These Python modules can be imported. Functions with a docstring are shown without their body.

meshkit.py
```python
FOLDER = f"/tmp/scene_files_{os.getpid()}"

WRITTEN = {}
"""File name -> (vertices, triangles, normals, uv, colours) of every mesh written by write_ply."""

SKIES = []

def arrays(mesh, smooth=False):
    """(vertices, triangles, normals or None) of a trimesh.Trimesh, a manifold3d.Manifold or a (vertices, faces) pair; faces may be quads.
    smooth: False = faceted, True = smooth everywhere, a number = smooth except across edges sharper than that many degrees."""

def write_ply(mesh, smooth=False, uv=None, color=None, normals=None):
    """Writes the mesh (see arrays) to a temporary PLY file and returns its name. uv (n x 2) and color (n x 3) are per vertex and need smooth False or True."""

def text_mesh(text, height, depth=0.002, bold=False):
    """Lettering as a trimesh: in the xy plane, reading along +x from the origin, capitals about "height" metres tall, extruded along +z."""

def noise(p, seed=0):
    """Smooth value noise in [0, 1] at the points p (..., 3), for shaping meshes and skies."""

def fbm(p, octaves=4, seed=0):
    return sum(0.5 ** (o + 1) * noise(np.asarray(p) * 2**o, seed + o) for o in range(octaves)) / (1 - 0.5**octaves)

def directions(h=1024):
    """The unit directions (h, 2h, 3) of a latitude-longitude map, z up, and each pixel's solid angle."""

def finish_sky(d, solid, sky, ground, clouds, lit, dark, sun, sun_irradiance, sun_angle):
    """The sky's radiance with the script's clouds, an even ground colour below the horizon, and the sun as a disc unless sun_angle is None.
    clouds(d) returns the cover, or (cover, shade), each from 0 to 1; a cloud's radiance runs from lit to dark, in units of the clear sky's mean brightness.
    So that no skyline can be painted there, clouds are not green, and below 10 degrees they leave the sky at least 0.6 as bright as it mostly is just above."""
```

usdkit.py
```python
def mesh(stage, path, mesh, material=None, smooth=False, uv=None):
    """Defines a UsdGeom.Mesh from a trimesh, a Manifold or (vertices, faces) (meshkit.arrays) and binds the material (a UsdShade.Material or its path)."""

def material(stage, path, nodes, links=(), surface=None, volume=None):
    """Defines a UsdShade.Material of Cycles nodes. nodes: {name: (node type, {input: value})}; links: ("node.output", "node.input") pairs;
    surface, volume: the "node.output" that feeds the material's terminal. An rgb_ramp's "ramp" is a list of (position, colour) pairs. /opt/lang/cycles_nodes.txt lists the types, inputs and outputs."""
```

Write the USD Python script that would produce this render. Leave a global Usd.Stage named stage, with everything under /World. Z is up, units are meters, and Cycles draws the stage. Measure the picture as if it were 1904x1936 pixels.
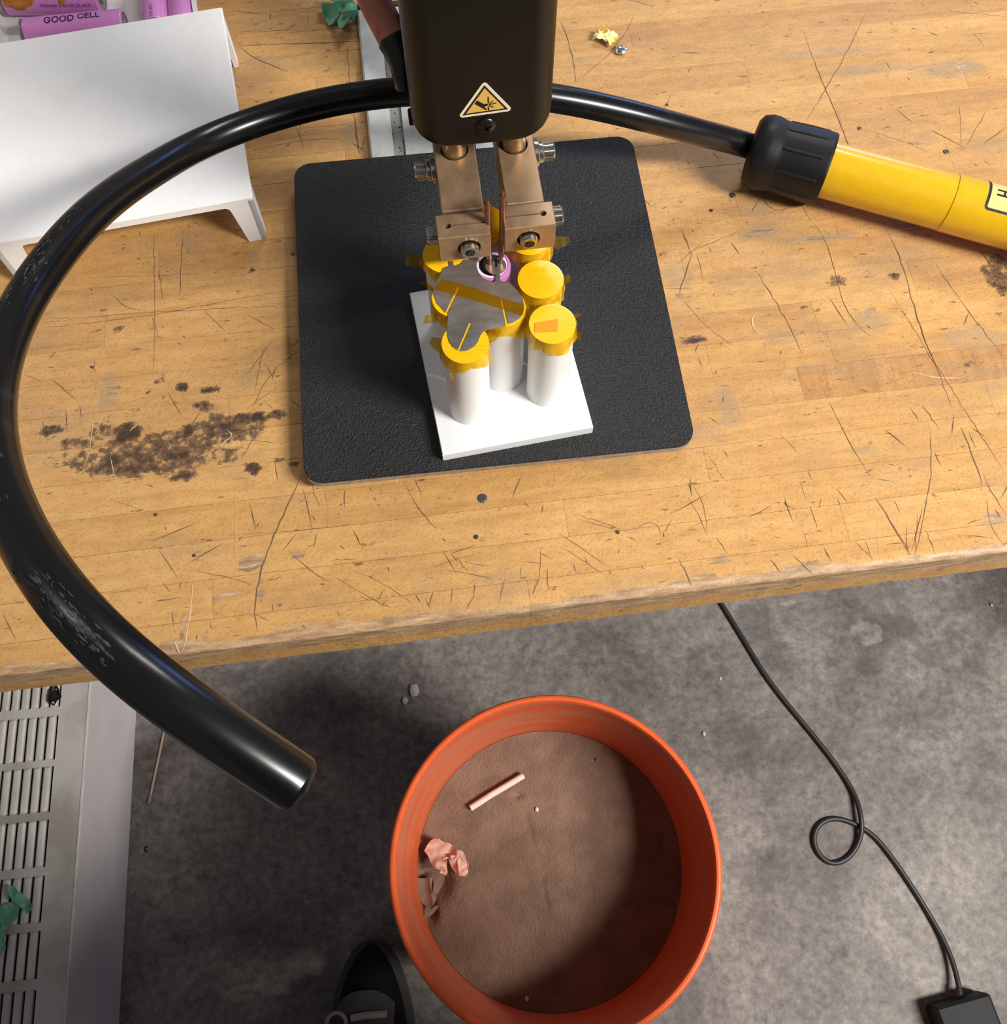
import math, random
import numpy as np, trimesh, manifold3d as m3, meshkit, usdkit
from scipy.interpolate import CubicSpline, splprep, splev
from shapely.geometry import Polygon, LineString, Point, MultiPolygon, box as sbox
from shapely.ops import unary_union
from pxr import Usd, UsdGeom, UsdLux, Gf, Sdf, Vt

stage = Usd.Stage.CreateInMemory()
UsdGeom.SetStageUpAxis(stage, UsdGeom.Tokens.z)
UsdGeom.SetStageMetersPerUnit(stage, 1.0)
UsdGeom.Xform.Define(stage, '/World')
stage.SetDefaultPrim(stage.GetPrimAtPath('/World'))
UsdGeom.Scope.Define(stage, '/World/Looks')

# ------------------------------------------------------------------ camera, light, exposure
W, H, F = 1904, 1936, 1760.0
PITCH, ROLL, YAW = 0.3864992, -0.0032038, -0.1236097
BZ = 0.83                                   # bench top height
EYE = np.array([0, 0, BZ + 0.45546])
EXPOSURE = 0.0


def cam_axes():
    cp, sp, cr, sr, cy, sy = math.cos(PITCH), math.sin(PITCH), math.cos(ROLL), math.sin(ROLL), math.cos(YAW), math.sin(YAW)
    f, u, r = np.array([0, sp, -cp]), np.array([0, cp, sp]), np.array([1.0, 0, 0])
    r2, u2 = cr * r + sr * u, -sr * r + cr * u
    Y = np.array([[cy, -sy, 0], [sy, cy, 0], [0, 0, 1]])
    return Y @ r2, Y @ u2, Y @ f


CR, CU, CF = cam_axes()
cam = UsdGeom.Camera.Define(stage, '/World/camera')
cam.CreateHorizontalApertureAttr(36.0)
cam.CreateVerticalApertureAttr(36.0 * H / W)
cam.CreateFocalLengthAttr(36.0 * F / W)
cam.CreateClippingRangeAttr(Gf.Vec2f(0.01, 100))
cam.CreateExposureAttr(EXPOSURE)
cam.AddTransformOp().Set(Gf.Matrix4d(*CR, 0, *CU, 0, *(-CF), 0, *EYE, 1))


def rect_light(name, pos, target, w, h, color, power):
    l = UsdLux.RectLight.Define(stage, '/World/' + name)
    l.CreateWidthAttr(w); l.CreateHeightAttr(h)
    l.CreateColorAttr(Gf.Vec3f(*color)); l.CreateIntensityAttr(power)
    z = np.array(pos, float) - np.array(target, float); z /= np.linalg.norm(z)
    x = np.cross([0, 1, 0], z); x /= np.linalg.norm(x); y = np.cross(z, x)
    l.AddTransformOp().Set(Gf.Matrix4d(*x, 0, *y, 0, *z, 0, *pos, 1))
    return l


WARM = (1.0, 0.965, 0.91)
rect_light('unseen_ceiling_lamp', (1.6, -0.70, 2.28), (1.6, -0.70, 0), 1.2, 0.3, WARM, 122)  # out of view, placed to throw shadows toward the left
rect_light('unseen_ceiling_lamp_001', (0.9, 2.1, 2.9), (0.9, 2.1, 0), 1.0, 0.22, WARM, 42)  # out of view behind the bench, puts highlights on barrel and hose
rect_light('unseen_ceiling_lamp_002', (-1.9, 1.2, 2.9), (-1.9, 1.2, 0), 1.2, 0.3, WARM, 10)  # out of view at far left, weakly lights the left side
rect_light('unseen_blue_light', (1.3, 2.2, 1.35), (0.0, 0.3, 0.95), 0.7, 0.5, (0.22, 0.42, 1.0), 5.0)  # unseen blue source, placed for the blue streak on the hose
dome = UsdLux.DomeLight.Define(stage, '/World/room_bounce')
dome.CreateColorAttr(Gf.Vec3f(1.0, 0.98, 0.96)); dome.CreateIntensityAttr(0.045)


# ------------------------------------------------------------------ surveying: a photo point on a plane of known height
def at(px, py, z):
    d = CF + (px - W / 2) / F * CR - (py - H / 2) / F * CU
    return EYE + (z - EYE[2]) / d[2] * d


def on_bench(px, py, dz=0.0):
    return at(px, py, BZ + dz)


def on_y(px, py, y):
    d = CF + (px - W / 2) / F * CR - (py - H / 2) / F * CU
    return EYE + (y - EYE[1]) / d[1] * d


# ------------------------------------------------------------------ prims
used = {}


def numbered(parent, name):
    k = used.setdefault((parent, name), 0)
    used[(parent, name)] += 1
    return f'{parent}/{name}' + (f'_{k:03d}' if k else '')


BASE = {}


def tag(prim, label=None, cat=None, group=None, kind=None):
    for k, v in (('label', label), ('category', cat), ('group', group), ('kind', kind)):
        if v:
            prim.SetCustomDataByKey(k, v)


def thing(name, base, label=None, cat=None, group=None, kind=None):
    path = numbered('/World', name)
    x = UsdGeom.Xform.Define(stage, path)
    x.AddTranslateOp().Set(Gf.Vec3d(*map(float, base)))
    BASE[path] = np.array(base, float)
    tag(x.GetPrim(), label, cat, group, kind)
    return path


def tm(m):
    if hasattr(m, 'to_mesh'):
        g = m.to_mesh()
        return trimesh.Trimesh(g.vert_properties[:, :3], g.tri_verts, process=False)
    if isinstance(m, (list, tuple)) and len(m) and not isinstance(m[0], np.ndarray):
        return trimesh.util.concatenate([tm(x) for x in m])
    if isinstance(m, (list, tuple)):
        return trimesh.Trimesh(m[0], m[1], process=False)
    return m


def part(parent, name, mesh, mat, label=None, kind=None, smooth=35, attrs=None):
    """one Mesh prim, given in world coordinates, under its thing (or under a part)"""
    mesh = tm(mesh).copy()
    mesh.vertices = mesh.vertices - BASE[parent]
    path = numbered(parent, name)
    m = usdkit.mesh(stage, path, mesh, MATS[mat], smooth=smooth)
    BASE[path] = BASE[parent]
    tag(m.GetPrim(), label, kind=kind)
    if attrs:
        p = np.array(m.GetPointsAttr().Get(), float) + BASE[parent]
        for k, fn in attrs.items():
            UsdGeom.PrimvarsAPI(m).CreatePrimvar(k, Sdf.ValueTypeNames.FloatArray, 'vertex').Set(Vt.FloatArray.FromNumpy(np.asarray(fn(p), np.float32)))
    return path


def solo(name, mesh, mat, label, cat, group=None, kind=None, smooth=35):
    mesh = tm(mesh)
    lo, hi = mesh.bounds
    path = numbered('/World', name)
    BASE[path] = np.array([(lo[0] + hi[0]) / 2, (lo[1] + hi[1]) / 2, lo[2]])
    mm = mesh.copy(); mm.vertices = mm.vertices - BASE[path]
    m = usdkit.mesh(stage, path, mm, MATS[mat], smooth=smooth)
    m.AddTranslateOp().Set(Gf.Vec3d(*map(float, BASE[path])))
    tag(m.GetPrim(), label, cat, group, kind)
    return path


# ------------------------------------------------------------------ materials
MATS = {}


def M(name, col, rough=0.5, metal=0.0, var=0.0, vscale=40, bump=0.0, bscale=300, coat=0.0, spec=0.5, col2=None, lo=0.4, hi=0.6, detail=4, rvar=0.0, stretch=None):
    """plain material: a noise between two tones, a noise bump"""
    c = np.array(col, float)
    c2 = np.array(col2, float) if col2 is not None else c * (1 - var)
    n = {'tc': ('texture_coordinate', {}), 'p': ('principled_bsdf', {'base_color': tuple(c), 'roughness': rough, 'metallic': metal, 'specular_ior_level': spec, 'coat_weight': coat, 'coat_roughness': 0.12})}
    l = []
    src = 'tc.object'
    if stretch:
        n['map'] = ('mapping', {'mapping_type': 'point', 'scale': stretch})
        l.append(('tc.object', 'map.vector')); src = 'map.vector'
    if var or col2 is not None:
        n['n'] = ('noise_texture', {'scale': vscale, 'detail': detail, 'roughness': 0.6})
        n['r'] = ('rgb_ramp', {'ramp': [(lo, tuple(c2)), (hi, tuple(c))]})
        l += [(src, 'n.vector'), ('n.fac', 'r.fac'), ('r.color', 'p.base_color')]
        if rvar:
            n['rr'] = ('map_range', {'from_min': 0.3, 'from_max': 0.7, 'to_min': rough - rvar, 'to_max': rough + rvar})
            l += [('n.fac', 'rr.value'), ('rr.result', 'p.roughness')]
    if bump:
        n['bn'] = ('noise_texture', {'scale': bscale, 'detail': 3, 'roughness': 0.6})
        n['b'] = ('bump', {'strength': 1.0, 'distance': bump})
        l += [(src, 'bn.vector'), ('bn.fac', 'b.height'), ('b.normal', 'p.normal')]
    MATS[name] = usdkit.material(stage, '/World/Looks/' + name, n, l, surface='p.BSDF')


def film(name, tint, gloss_rough=0.12, body=(0.5, 0.3, 0.02), body_w=0.15):
    """thin clear tape: tints what lies behind, shines"""
    n = {'t': ('transparent_bsdf', {'color': tint}), 'd': ('diffuse_bsdf', {'color': body}), 'tl': ('translucent_bsdf', {'color': body}), 'g': ('glossy_bsdf', {'color': (1, 1, 1), 'roughness': gloss_rough}),
         'f': ('layer_weight', {'blend': 0.5}), 'fp': ('math', {'math_type': 'power', 'value2': 4.0}), 'fm': ('math', {'math_type': 'multiply_add', 'value2': 0.5, 'value3': 0.025}),
         'm0': ('mix_closure', {'fac': 0.5}), 'm1': ('mix_closure', {'fac': body_w}), 'm2': ('mix_closure', {})}
    l = [('d.BSDF', 'm0.closure1'), ('tl.BSDF', 'm0.closure2'), ('t.BSDF', 'm1.closure1'), ('m0.closure', 'm1.closure2'), ('m1.closure', 'm2.closure1'), ('g.BSDF', 'm2.closure2'), ('f.facing', 'fp.value1'), ('fp.value', 'fm.value1'), ('fm.value', 'm2.fac')]
    MATS[name] = usdkit.material(stage, '/World/Looks/' + name, n, l, surface='m2.closure')


def wood(name, a, b, c, seed, fleck=0.5, grain=(16, 120, 60), turn=0.0):
    """maple stave: long grain, ray fleck, grime; vertex attributes burn and wear add the stains"""
    n = {'tc': ('texture_coordinate', {}),
         'mg': ('mapping', {'mapping_type': 'point', 'location': (seed * 1.7, seed * 0.9, 0), 'rotation': (0, 0, turn), 'scale': grain}),
         'g': ('noise_texture', {'scale': 1.0, 'detail': 5, 'roughness': 0.62, 'distortion': 0.6}),
         'gr': ('rgb_ramp', {'ramp': [(0.22, c), (0.48, b), (0.75, a)]}),
         'mf': ('mapping', {'mapping_type': 'point', 'location': (seed, seed * 2.3, 0), 'scale': (560, 760, 200)}),
         'fl': ('noise_texture', {'scale': 1.0, 'detail': 2, 'roughness': 0.5}),
         'flr': ('map_range', {'from_min': 0.54, 'from_max': 0.74, 'to_min': 0.0, 'to_max': fleck, 'clamp': True}),
         'mx': ('mix_color', {'b': tuple(0.5 * np.array(c) * np.array((1, 0.85, 0.7)))}),
         'mmp': ('mapping', {'mapping_type': 'point', 'location': (seed * 0.3, seed * 0.7, 0), 'scale': (95, 190, 100)}),
         'mmn': ('noise_texture', {'scale': 1.0, 'detail': 7, 'roughness': 0.75}),
         'mmr': ('map_range', {'from_min': 0.46, 'from_max': 0.66, 'to_min': 0.0, 'to_max': 0.5, 'clamp': True}),
         'mx0': ('mix_color', {'b': tuple(0.86 * np.array(c))}),
         # broad grime
         'gm': ('mapping', {'mapping_type': 'point', 'scale': (14, 24, 20)}),
         'gn': ('noise_texture', {'scale': 1.0, 'detail': 6, 'roughness': 0.68}),
         'gnr': ('map_range', {'from_min': 0.52, 'from_max': 0.72, 'to_min': 0.0, 'to_max': 0.55, 'clamp': True}),
         'mx2': ('mix_color', {'b': (0.30, 0.20, 0.125)}),
         # dings: small dark specks drawn along the grain
         'md': ('mapping', {'mapping_type': 'point', 'location': (0, 0, seed * 3.0), 'scale': (85, 230, 100)}),
         'dn': ('noise_texture', {'scale': 1.0, 'detail': 3, 'roughness': 0.7}),
         'dnr': ('map_range', {'from_min': 0.635, 'from_max': 0.70, 'to_min': 0.0, 'to_max': 0.75, 'clamp': True}),
         'mx3': ('mix_color', {'b': (0.11, 0.062, 0.032)}),
         # burn
         'bt': ('attribute', {'attribute': 'burn'}),
         'bn': ('noise_texture', {'scale': 190, 'detail': 6, 'roughness': 0.72}),
         'bm': ('math', {'math_type': 'multiply_add', 'value2': 1.9, 'value3': -0.95}),
         'ba': ('math', {'math_type': 'add'}),
         'br': ('map_range', {'from_min': 0.42, 'from_max': 0.62, 'to_min': 0.0, 'to_max': 0.93, 'clamp': True}),
         'bc': ('rgb_ramp', {'ramp': [(0.42, (0.22, 0.125, 0.06)), (0.66, (0.15, 0.083, 0.047)), (0.76, (0.10, 0.055, 0.034)), (0.86, (0.045, 0.026, 0.019)), (1.0, (0.018, 0.012, 0.011))]}),
         'mx4': ('mix_color', {}),
         # wear (bare grey-brown wood)
         'wt': ('attribute', {'attribute': 'wear'}),
         'wn': ('noise_texture', {'scale': 120, 'detail': 5, 'roughness': 0.7}),
         'wm': ('math', {'math_type': 'multiply_add', 'value2': 1.6, 'value3': -0.8}),
         'wa': ('math', {'math_type': 'add'}),
         'wr': ('map_range', {'from_min': 0.45, 'from_max': 0.6, 'to_min': 0.0, 'to_max': 0.78, 'clamp': True}),
         'mwc': ('mapping', {'mapping_type': 'point', 'scale': (60, 320, 300)}),
         'wcn': ('noise_texture', {'scale': 1.0, 'detail': 4, 'roughness': 0.7}),
         'wc': ('rgb_ramp', {'ramp': [(0.33, (0.19, 0.12, 0.07)), (0.5, (0.37, 0.245, 0.15)), (0.70, (0.60, 0.44, 0.28))]}),
         'mx5': ('mix_color', {}),
         'sm': ('attribute', {'attribute': 'smudge'}),
         'sn': ('noise_texture', {'scale': 1.0, 'detail': 6, 'roughness': 0.7}),
         'snm': ('mapping', {'mapping_type': 'point', 'scale': (55, 150, 60)}),
         'smm': ('math', {'math_type': 'multiply_add', 'value2': 1.5, 'value3': -0.75}),
         'sma': ('math', {'math_type': 'add'}),
         'smr': ('map_range', {'from_min': 0.25, 'from_max': 0.8, 'to_min': 0.0, 'to_max': 0.62, 'clamp': True}),
         'mx6': ('mix_color', {'b': (0.31, 0.225, 0.15)}),
         'bh': ('bump', {'strength': 0.55, 'distance': 0.0004}),
         'rr': ('map_range', {'from_min': 0.3, 'from_max': 0.7, 'to_min': 0.42, 'to_max': 0.62}),
         'p': ('principled_bsdf', {'roughness': 0.5, 'specular_ior_level': 0.4})}
    l = [('tc.object', 'mg.vector'), ('mg.vector', 'g.vector'), ('g.fac', 'gr.fac'), ('tc.object', 'mf.vector'), ('mf.vector', 'fl.vector'), ('fl.fac', 'flr.value'),
         ('tc.object', 'mmp.vector'), ('mmp.vector', 'mmn.vector'), ('mmn.fac', 'mmr.value'), ('gr.color', 'mx0.a'), ('mmr.result', 'mx0.fac'), ('mx0.result', 'mx.a'), ('flr.result', 'mx.fac'), ('tc.object', 'gm.vector'), ('gm.vector', 'gn.vector'), ('gn.fac', 'gnr.value'), ('mx.result', 'mx2.a'), ('gnr.result', 'mx2.fac'),
         ('tc.object', 'md.vector'), ('md.vector', 'dn.vector'), ('dn.fac', 'dnr.value'), ('mx2.result', 'mx3.a'), ('dnr.result', 'mx3.fac'),
         ('tc.object', 'bn.vector'), ('bn.fac', 'bm.value1'), ('bm.value', 'ba.value1'), ('bt.fac', 'ba.value2'), ('ba.value', 'br.value'), ('ba.value', 'bc.fac'),
         ('tc.object', 'snm.vector'), ('snm.vector', 'sn.vector'), ('sn.fac', 'smm.value1'), ('smm.value', 'sma.value1'), ('sm.fac', 'sma.value2'), ('sma.value', 'smr.value'), ('mx3.result', 'mx6.a'), ('smr.result', 'mx6.fac'), ('mx6.result', 'mx4.a'), ('bc.color', 'mx4.b'), ('br.result', 'mx4.fac'),
         ('tc.object', 'wn.vector'), ('wn.fac', 'wm.value1'), ('wm.value', 'wa.value1'), ('wt.fac', 'wa.value2'), ('wa.value', 'wr.value'),
         ('tc.object', 'mwc.vector'), ('mwc.vector', 'wcn.vector'), ('wcn.fac', 'wc.fac'),
         ('mx4.result', 'mx5.a'), ('wc.color', 'mx5.b'), ('wr.result', 'mx5.fac'), ('mx5.result', 'p.base_color'),
         ('fl.fac', 'bh.height'), ('bh.normal', 'p.normal'), ('gn.fac', 'rr.value'), ('rr.result', 'p.roughness')]
    MATS[name] = usdkit.material(stage, '/World/Looks/' + name, n, l, surface='p.BSDF')


wood('maple_pale', (0.66, 0.39, 0.148), (0.59, 0.332, 0.118), (0.475, 0.25, 0.08), 1, 0.42)
wood('maple_honey', (0.635, 0.366, 0.134), (0.565, 0.312, 0.106), (0.45, 0.23, 0.072), 2, 0.45)
wood('maple_tan', (0.615, 0.355, 0.136), (0.545, 0.302, 0.11), (0.435, 0.224, 0.075), 3, 0.48)
wood('maple_brown', (0.59, 0.332, 0.124), (0.52, 0.28, 0.098), (0.41, 0.205, 0.068), 4, 0.48)
wood('maple_red', (0.56, 0.305, 0.115), (0.47, 0.238, 0.083), (0.34, 0.152, 0.048), 5, 0.5, (150, 26, 60), 0.22)

# concrete floor with a vertex attribute for its stains
MATS['concrete'] = usdkit.material(stage, '/World/Looks/concrete', {
    'tc': ('texture_coordinate', {}),
    'a': ('noise_texture', {'scale': 5.5, 'detail': 9, 'roughness': 0.68, 'distortion': 0.5}),
    'ar': ('rgb_ramp', {'ramp': [(0.32, (0.070, 0.060, 0.054)), (0.45, (0.130, 0.113, 0.102)), (0.57, (0.188, 0.166, 0.150)), (0.72, (0.28, 0.250, 0.226))]}),
    'b': ('noise_texture', {'scale': 85, 'detail': 6, 'roughness': 0.74}),
    'br': ('map_range', {'from_min': 0.3, 'from_max': 0.7, 'to_min': 0.50, 'to_max': 1.48}),
    'mul': ('mix_color', {'blend_type': 'multiply', 'fac': 1.0}),
    'cc': ('combine_color', {}),
    'st': ('attribute', {'attribute': 'stain'}),
    'sn': ('noise_texture', {'scale': 38, 'detail': 5, 'roughness': 0.65}),
    'sm': ('math', {'math_type': 'multiply_add', 'value2': 1.4, 'value3': -0.7}),
    'sa': ('math', {'math_type': 'add'}),
    'sr': ('map_range', {'from_min': 0.3, 'from_max': 0.75, 'to_min': 0.0, 'to_max': 0.6, 'clamp': True}),
    'mx': ('mix_color', {'b': (0.045, 0.040, 0.038)}),
    'lt': ('attribute', {'attribute': 'chalk'}),
    'lm': ('math', {'math_type': 'add'}),
    'lr': ('map_range', {'from_min': 0.5, 'from_max': 0.85, 'to_min': 0.0, 'to_max': 0.5, 'clamp': True}),
    'mx2': ('mix_color', {'b': (0.42, 0.37, 0.33)}),
    'bu': ('bump', {'strength': 0.5, 'distance': 0.0012}),
    'p': ('principled_bsdf', {'roughness': 0.62, 'specular_ior_level': 0.35})},
    [('tc.object', 'a.vector'), ('a.fac', 'ar.fac'), ('tc.object', 'b.vector'), ('b.fac', 'br.value'), ('br.result', 'cc.r'), ('br.result', 'cc.g'), ('br.result', 'cc.b'),
     ('ar.color', 'mul.a'), ('cc.color', 'mul.b'), ('tc.object', 'sn.vector'), ('sn.fac', 'sm.value1'), ('sm.value', 'sa.value1'), ('st.fac', 'sa.value2'), ('sa.value', 'sr.value'),
     ('mul.result', 'mx.a'), ('sr.result', 'mx.fac'), ('lt.fac', 'lm.value1'), ('sm.value', 'lm.value2'), ('lm.value', 'lr.value'), ('mx.result', 'mx2.a'), ('lr.result', 'mx2.fac'),
     ('mx2.result', 'p.base_color'), ('b.fac', 'bu.height'), ('bu.normal', 'p.normal')], surface='p.BSDF')

M('scratch_dark', (0.155, 0.097, 0.058), 0.8)
M('scratch_mid', (0.24, 0.15, 0.085), 0.8)
M('scratch_grey', (0.22, 0.175, 0.13), 0.8)
M('scratch_pale', (0.66, 0.47, 0.28), 0.7)
M('glue_line', (0.09, 0.05, 0.028), 0.8)
M('steel_leg', (0.10, 0.11, 0.11), 0.45, 0.0)
M('nail_steel', (0.16, 0.14, 0.13), 0.5, 0.7, var=0.4, vscale=900)
M('mat_black', (0.0070, 0.0072, 0.0080), 0.55, bump=0.0014, bscale=850, col2=(0.015, 0.0155, 0.017), vscale=420, lo=0.62, hi=0.45, spec=0.55)
M('plate_edge', (0.45, 0.40, 0.38), 0.42, 0.6, var=0.25, vscale=300)
M('rubber_foot', (0.02, 0.02, 0.02), 0.8)
M('rail_silver', (0.63, 0.65, 0.66), 0.42, 0.35, var=0.16, vscale=90, lo=0.35, hi=0.6)
M('rail_groove', (0.26, 0.27, 0.27), 0.6, 0.2, col2=(0.03, 0.03, 0.03), vscale=420, lo=0.35, hi=0.42)
M('end_cap_black', (0.018, 0.018, 0.018), 0.5)
M('housing_black', (0.0040, 0.0036, 0.0032), 0.42, bump=0.00006, bscale=2600, spec=0.42)
M('screw_black', (0.035, 0.034, 0.033), 0.28, 0.7)
M('brass', (0.43, 0.285, 0.170), 0.42, 0.55, col2=(0.34, 0.215, 0.125), vscale=110, lo=0.36, hi=0.66, rvar=0.08, detail=6)
M('brass_rod', (0.47, 0.335, 0.19), 0.34, 0.8, var=0.3, vscale=150)
M('copper', (0.38, 0.19, 0.125), 0.32, 0.9, var=0.25, vscale=300)
M('steel', (0.62, 0.60, 0.56), 0.24, 1.0, var=0.2, vscale=400)
M('gap_shade', (0.008, 0.006, 0.005), 0.7)  # near-black, puts the shade of gaps and recesses into colour
M('red_sleeve', (0.56, 0.19, 0.135), 0.62, var=0.22, vscale=120)
M('shrink_black', (0.007, 0.007, 0.007), 0.30, spec=0.6)
M('sticker_cream', (0.85, 0.76, 0.55), 0.4)
M('sticker_yellow', (0.78, 0.49, 0.10), 0.4)
M('ink_black', (0.012, 0.010, 0.010), 0.5)
M('print_white', (0.80, 0.81, 0.82), 0.5, bump=0.00004, bscale=1500)
M('post_white', (0.80, 0.80, 0.79), 0.36, bump=0.00003, bscale=900)
M('kapton_top', (0.98, 0.56, 0.008), 0.24, col2=(0.93, 0.50, 0.006), vscale=120, coat=0.4, stretch=(1, 6, 1))
M('kapton_patch', (0.86, 0.30, 0.006), 0.22, coat=0.4)
film('kapton', (1.0, 0.93, 0.46), 0.14, (0.95, 0.60, 0.015), 0.22)
film('kapton_amber', (0.95, 0.82, 0.34), 0.10, (0.55, 0.36, 0.02), 0.14)
M('nickel', (0.60, 0.57, 0.55), 0.32, 0.85, col2=(0.50, 0.475, 0.455), vscale=45, lo=0.35, hi=0.65, rvar=0.07, stretch=(1, 3, 1))
M('pink_wrap', (0.60, 0.22, 0.55), 0.32, var=0.06, vscale=60, coat=0.3)
M('ring_white', (0.82, 0.82, 0.83), 0.45)
M('can_grey', (0.30, 0.28, 0.26), 0.4, 0.6)
M('marker_ink', (0.035, 0.012, 0.06), 0.5)
M('print_grey', (0.20, 0.09, 0.22), 0.6)
M('glue_brown', (0.34, 0.105, 0.008), 0.25, col2=(0.50, 0.19, 0.01), vscale=120, coat=0.5)
M('bin_white', (0.72, 0.70, 0.68), 0.45)
M('stand_white', (0.90, 0.90, 0.915), 0.5, bump=0.00012, bscale=700, col2=(0.855, 0.85, 0.855), vscale=28, lo=0.3, hi=0.5)
M('hose_black', (0.0034, 0.0036, 0.0044), 0.26, col2=(0.02, 0.02, 0.021), vscale=42, lo=0.76, hi=0.62, spec=0.55)
M('hose_scuff', (0.060, 0.060, 0.063), 0.6, var=0.6, vscale=500)
M('collar_black', (0.0050, 0.0052, 0.0062), 0.48, spec=0.38)
M('yellow_paint', (0.76, 0.45, 0.012), 0.24, var=0.06, vscale=160, coat=0.5, bump=0.00005, bscale=900)
M('label_cream', (0.86, 0.65, 0.25), 0.25, coat=0.5)
M('orange_plastic', (0.76, 0.115, 0.022), 0.42, col2=(0.68, 0.100, 0.020), vscale=30)
M('orange_inner', (0.66, 0.105, 0.026), 0.46, col2=(0.56, 0.155, 0.075), vscale=9, lo=0.48, hi=0.58, stretch=(1, 1, 5))
M('sand_brown', (0.225, 0.138, 0.093), 0.9, col2=(0.165, 0.098, 0.066), vscale=26, bump=0.0016, bscale=340, detail=9)
M('straw_pale', (0.72, 0.58, 0.52), 0.6)
M('paper_pink', (0.72, 0.42, 0.32), 0.8, var=0.25, vscale=70)
M('paper_brown', (0.26, 0.155, 0.115), 0.9, var=0.2, vscale=70)
M('green_tape', (0.075, 0.27, 0.155), 0.6, col2=(0.15, 0.40, 0.27), vscale=80)
M('box_grey', (0.56, 0.53, 0.49), 0.6, col2=(0.37, 0.34, 0.30), vscale=11, lo=0.36, hi=0.56, detail=8)
M('box_side', (0.60, 0.555, 0.55), 0.55, var=0.06, vscale=20)
M('louver_grey', (0.63, 0.595, 0.55), 0.55, var=0.18, vscale=18)
M('cord_black', (0.014, 0.014, 0.014), 0.5)
M('adapter_black', (0.011, 0.011, 0.0115), 0.6, spec=0.2, bump=0.0001, bscale=800)
M('swab_stick', (0.40, 0.29, 0.22), 0.7)
M('crumb_white', (0.40, 0.37, 0.345), 0.8)
M('foil', (0.75, 0.74, 0.72), 0.22, 1.0)
M('shoe_black', (0.0035, 0.0035, 0.004), 0.8, spec=0.15)
M('shoe_grey', (0.035, 0.037, 0.034), 0.8)
M('lace_grey', (0.20, 0.17, 0.165), 0.8)
M('tape_scrap_yellow', (0.90, 0.72, 0.12), 0.3, col2=(0.86, 0.82, 0.45), vscale=150, coat=0.3)


# ------------------------------------------------------------------ shape helpers
def hull(pts):
    return m3.Manifold.hull_points(np.asarray(pts, float))


def cbox(lo, hi, c=0.0005):
    """box with chamfered edges"""
    lo, hi = np.array(lo, float), np.array(hi, float)
    c = min(c, (hi - lo).min() * 0.49)
    pts = []
    for i in range(8):
        s = np.array([(i >> k) & 1 for k in range(3)])
        p = np.where(s, hi, lo); d = np.where(s, -c, c)
        for k in range(3):
            q = p + d; q[k] = p[k]; pts.append(q)
    return hull(pts)


def frame(d):
    d = np.asarray(d, float) / np.linalg.norm(d)
    a = np.cross(d, [0, 0, 1.0]) if abs(d[2]) < 0.9 else np.cross(d, [0, 1.0, 0])
    a /= np.linalg.norm(a)
    return a, np.cross(d, a), d


def place(mesh, p0, d, up=None):
    """mesh built along +z from the origin -> along d from p0"""
    a, b, d = frame(d)
    if up is not None:
        b = np.asarray(up, float) - np.dot(up, d) * d; b /= np.linalg.norm(b); a = np.cross(b, d)
    m = tm(mesh).copy(); m.vertices = np.asarray(p0) + m.vertices @ np.array([a, b, d])
    return m


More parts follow.
